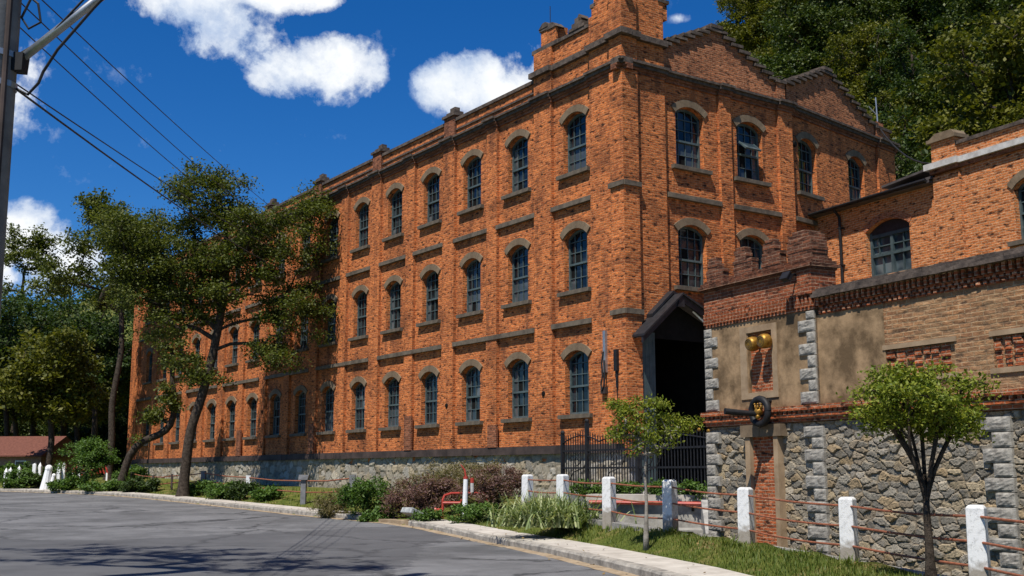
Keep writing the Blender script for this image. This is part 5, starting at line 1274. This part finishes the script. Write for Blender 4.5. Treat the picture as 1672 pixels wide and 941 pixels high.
strap_plant('striped_lily_clump', 'broad clump of pale striped strap leaves on the grass verge', .86, 26.2, HF(0, 25.6) - .16, 1150, .92, .021, 'leaf_stripe', 61, (.48, .36))
strap_plant('spiky_plant', 'dark spiky plant between the leaning trunk and the plinth', *G(226, 63), 120, 1.3, .03, 'leaf_dark', 62, (.3, .3))
for q, (X_, Y_) in enumerate(((3.75, 20.0), (3.05, 22.2), (4.55, 18.1), (4.9, 16.9))):
    strap_plant('grass_tuft', ['grass tuft at the foot of the post before the walled-up doorway', 'grass tuft at the foot of the post by the sapling', 'tall weed tuft on the edge between the two middle posts', 'grass tuft left of the young umbrella crowned tree'][q], X_, Y_, HF(0, Y_) - .03, 60, .3, .008, 'grass_blade', 63 + q, (.07, .07))

# hillside forest: copies of four trees
protos = []
for k, (lf, hh, ww) in enumerate((('leaf_forest', 14, 4.6), ('leaf_yellow', 13, 4.4), ('leaf_dark', 15, 4.2), ('leaf_forest', 12, 5.2))):
    protos.append(make_tree('hill_tree', 'broad tree in the dense forest on the steep hill behind the mill', 'tree', (0, 0, -200), [(0, 0, 0), (.2, 0, 3), (0, 0, 6), (0, .1, hh * .75)],
                            [(0, 0, hh * .66, ww, ww, hh * .33, 1.3), (ww * .5, .4, hh * .45, ww * .65, ww * .65, hh * .2, .6), (-ww * .5, -.5, hh * .5, ww * .65, ww * .65, hh * .2, .6), (0, -ww * .45, hh * .4, ww * .7, ww * .6, hh * .22, .6)],
                            130, 190, .27, .82, lf, 'bark', .3, 100 + k, 'trees on the hillside', start=.3, rtip=.035))
bpy.context.view_layer.update()
r = np.random.default_rng(77); placed = []; cand = []
for _ in range(9000):
    Y = r.uniform(52, 150); u = r.uniform(1080, 2150); x = gx(u, Y, 25); pr = .8 * x + .6 * Y - 50
    if pr < 4 or (x - 16) * .69 - (Y - 47) * -.72 < 6: continue
    if any((x - a) ** 2 + (Y - b_) ** 2 < 5.4 ** 2 for a, b_ in placed): continue
    placed.append((x, Y))
first_use = [True] * 4
placed.sort(key=lambda q: q[1])
for i, (x, Y) in enumerate(placed[:200]):
    u = 836 + F * x / Y; pr = .8 * x + .6 * Y - 50
    if u - 4.4 * F / Y < 1180 and Y > 58: continue
    k = int(r.choice(4, p=[.32, .30, .22, .16])); s = r.uniform(.75, 1.2); z = H(x, Y) - .5
    loc = (x, Y, z); rot = r.uniform(0, 6.28)
    if first_use[k]:
        protos[k].location = loc; protos[k].rotation_euler = (0, 0, rot); first_use[k] = False; protos[k].scale = (s, s, s * r.uniform(.9, 1.15))
    else: copy_tree(protos[k], loc, rot, (s, s, s * r.uniform(.9, 1.15)))
# the wooded slope closing the view on the far left
r2 = np.random.default_rng(8); pl2 = []
for _ in range(600):
    Y = r2.uniform(106, 150); u = r2.uniform(-120, 300); x = gx(u, Y, 8)
    if any((x - a) ** 2 + (Y - b_) ** 2 < 6.0 ** 2 for a, b_ in pl2): continue
    pl2.append((x, Y))
for i, (x, Y) in enumerate(sorted(pl2, key=lambda q: q[1])[:34]):
    s = r2.uniform(.7, 1.0); copy_tree(protos[2 if i % 3 else 0], (x, Y, H(x, Y) - 2.2), r2.uniform(0, 6.28), (s * 1.15, s * 1.15, s), 'dark broad tree on the wooded slope closing the view at far left', 'trees on the far left slope')
# the tree tips over the first gable
x, Y = gx(1136, 88, 30), 88.0
copy_tree(protos[1], (x, Y, 33.4 - 13), 1.0, (.62, .62, 1.0), 'light green tree top just showing above the first stepped gable')
copy_tree(protos[0], (gx(1470, 50, 10), 50, 1.0 + 8), 2.0, (.5, .5, .55), 'small light green tree on the slope beside the aerial mast')
copy_tree(protos[3], (gx(1510, 49, 10), 49.5, 8), .4, (.42, .42, .45), 'leafy bush on the slope under the slack cable')
# trees across the road whose branches throw shade on the asphalt
make_tree('roadside_tree', 'thin leaved roadside tree beyond the left photo edge, its branches shading the road', 'tree', (-11.2, 11.6, .3), [(0, 0, 0), (.3, .1, 4), (1.0, .3, 8), (1.8, .6, 11)],
          [(1.6, 3.0, 14.5, 3.0, 2.6, .9, 1), (-1.0, 4.2, 15.4, 3.2, 3.0, 1.1, 1.1), (4.2, 1.2, 13.6, 1.9, 1.6, .6, .5)], 90, 55, .16, .42, 'leaf_olive', 'bark', .2, 131, start=.6, rtip=.025)

# mown grass on the verges
r = np.random.default_rng(5)


def grass(n, xr, yr, cond, ls):
    x = r.uniform(*xr, n); y = r.uniform(*yr, n); keep = cond(x, y); x, y = x[keep], y[keep]; z = Hv(x, y)
    m = len(x); a = r.uniform(0, 2 * pi, m); L = ls * r.uniform(.5, 1.3, m); w = L * .10 + .002; le = r.uniform(.1, .7, m)
    cx_, sx_ = np.cos(a), np.sin(a)
    P = np.stack([x, y, z - .01], 1); S = np.stack([-sx_ * w, cx_ * w, 0 * w], 1); T = np.stack([cx_ * L * le, sx_ * L * le, L], 1)
    return np.stack([P - S, P + S, P + T], 1).reshape(-1, 3)


def right_lawn(x, y):
    d = side_dist(x, y, KS); fx = np.interp(y, [f[1] for f in FENCE], [f[0] for f in FENCE])
    return (d > 1.07) & (x < fx - .05)


def left_lawn(x, y):
    d = side_dist(x, y, KS); return (d > .96) & (d < 4.5) & (y > 36.8)


Vg = np.concatenate([grass(60000, (0, 6.3), (11, 24), right_lawn, .07), grass(24000, (-3.2, 3), (24, 34), right_lawn, .10), grass(26000, (-34, -3.5), (36.5, 74), left_lawn, .14)])
struct(quads_mesh('grass', Vg, 'grass_blade', nv=3), 'stuff')
n = 5200; x = r.uniform(-30, 6, n); y = r.uniform(11, 70, n); d = side_dist(x, y, KS); k = (d > -.45) & (d < 3.2) & (r.uniform(0, 1, n) < np.where(np.abs(d) < .3, 1, .45)); x, y, d = x[k], y[k], d[k]
zz = np.where(d < 0, road_z(y) + .02, np.where(d < 1.08, road_z(y) + .185, Hv(x, y) + .05))
struct(quads_mesh('fallen_leaves', leaf_quads(np.stack([x, y, zz], 1), .07, r, 2.5, .6), 'leaf_litter'), 'stuff')
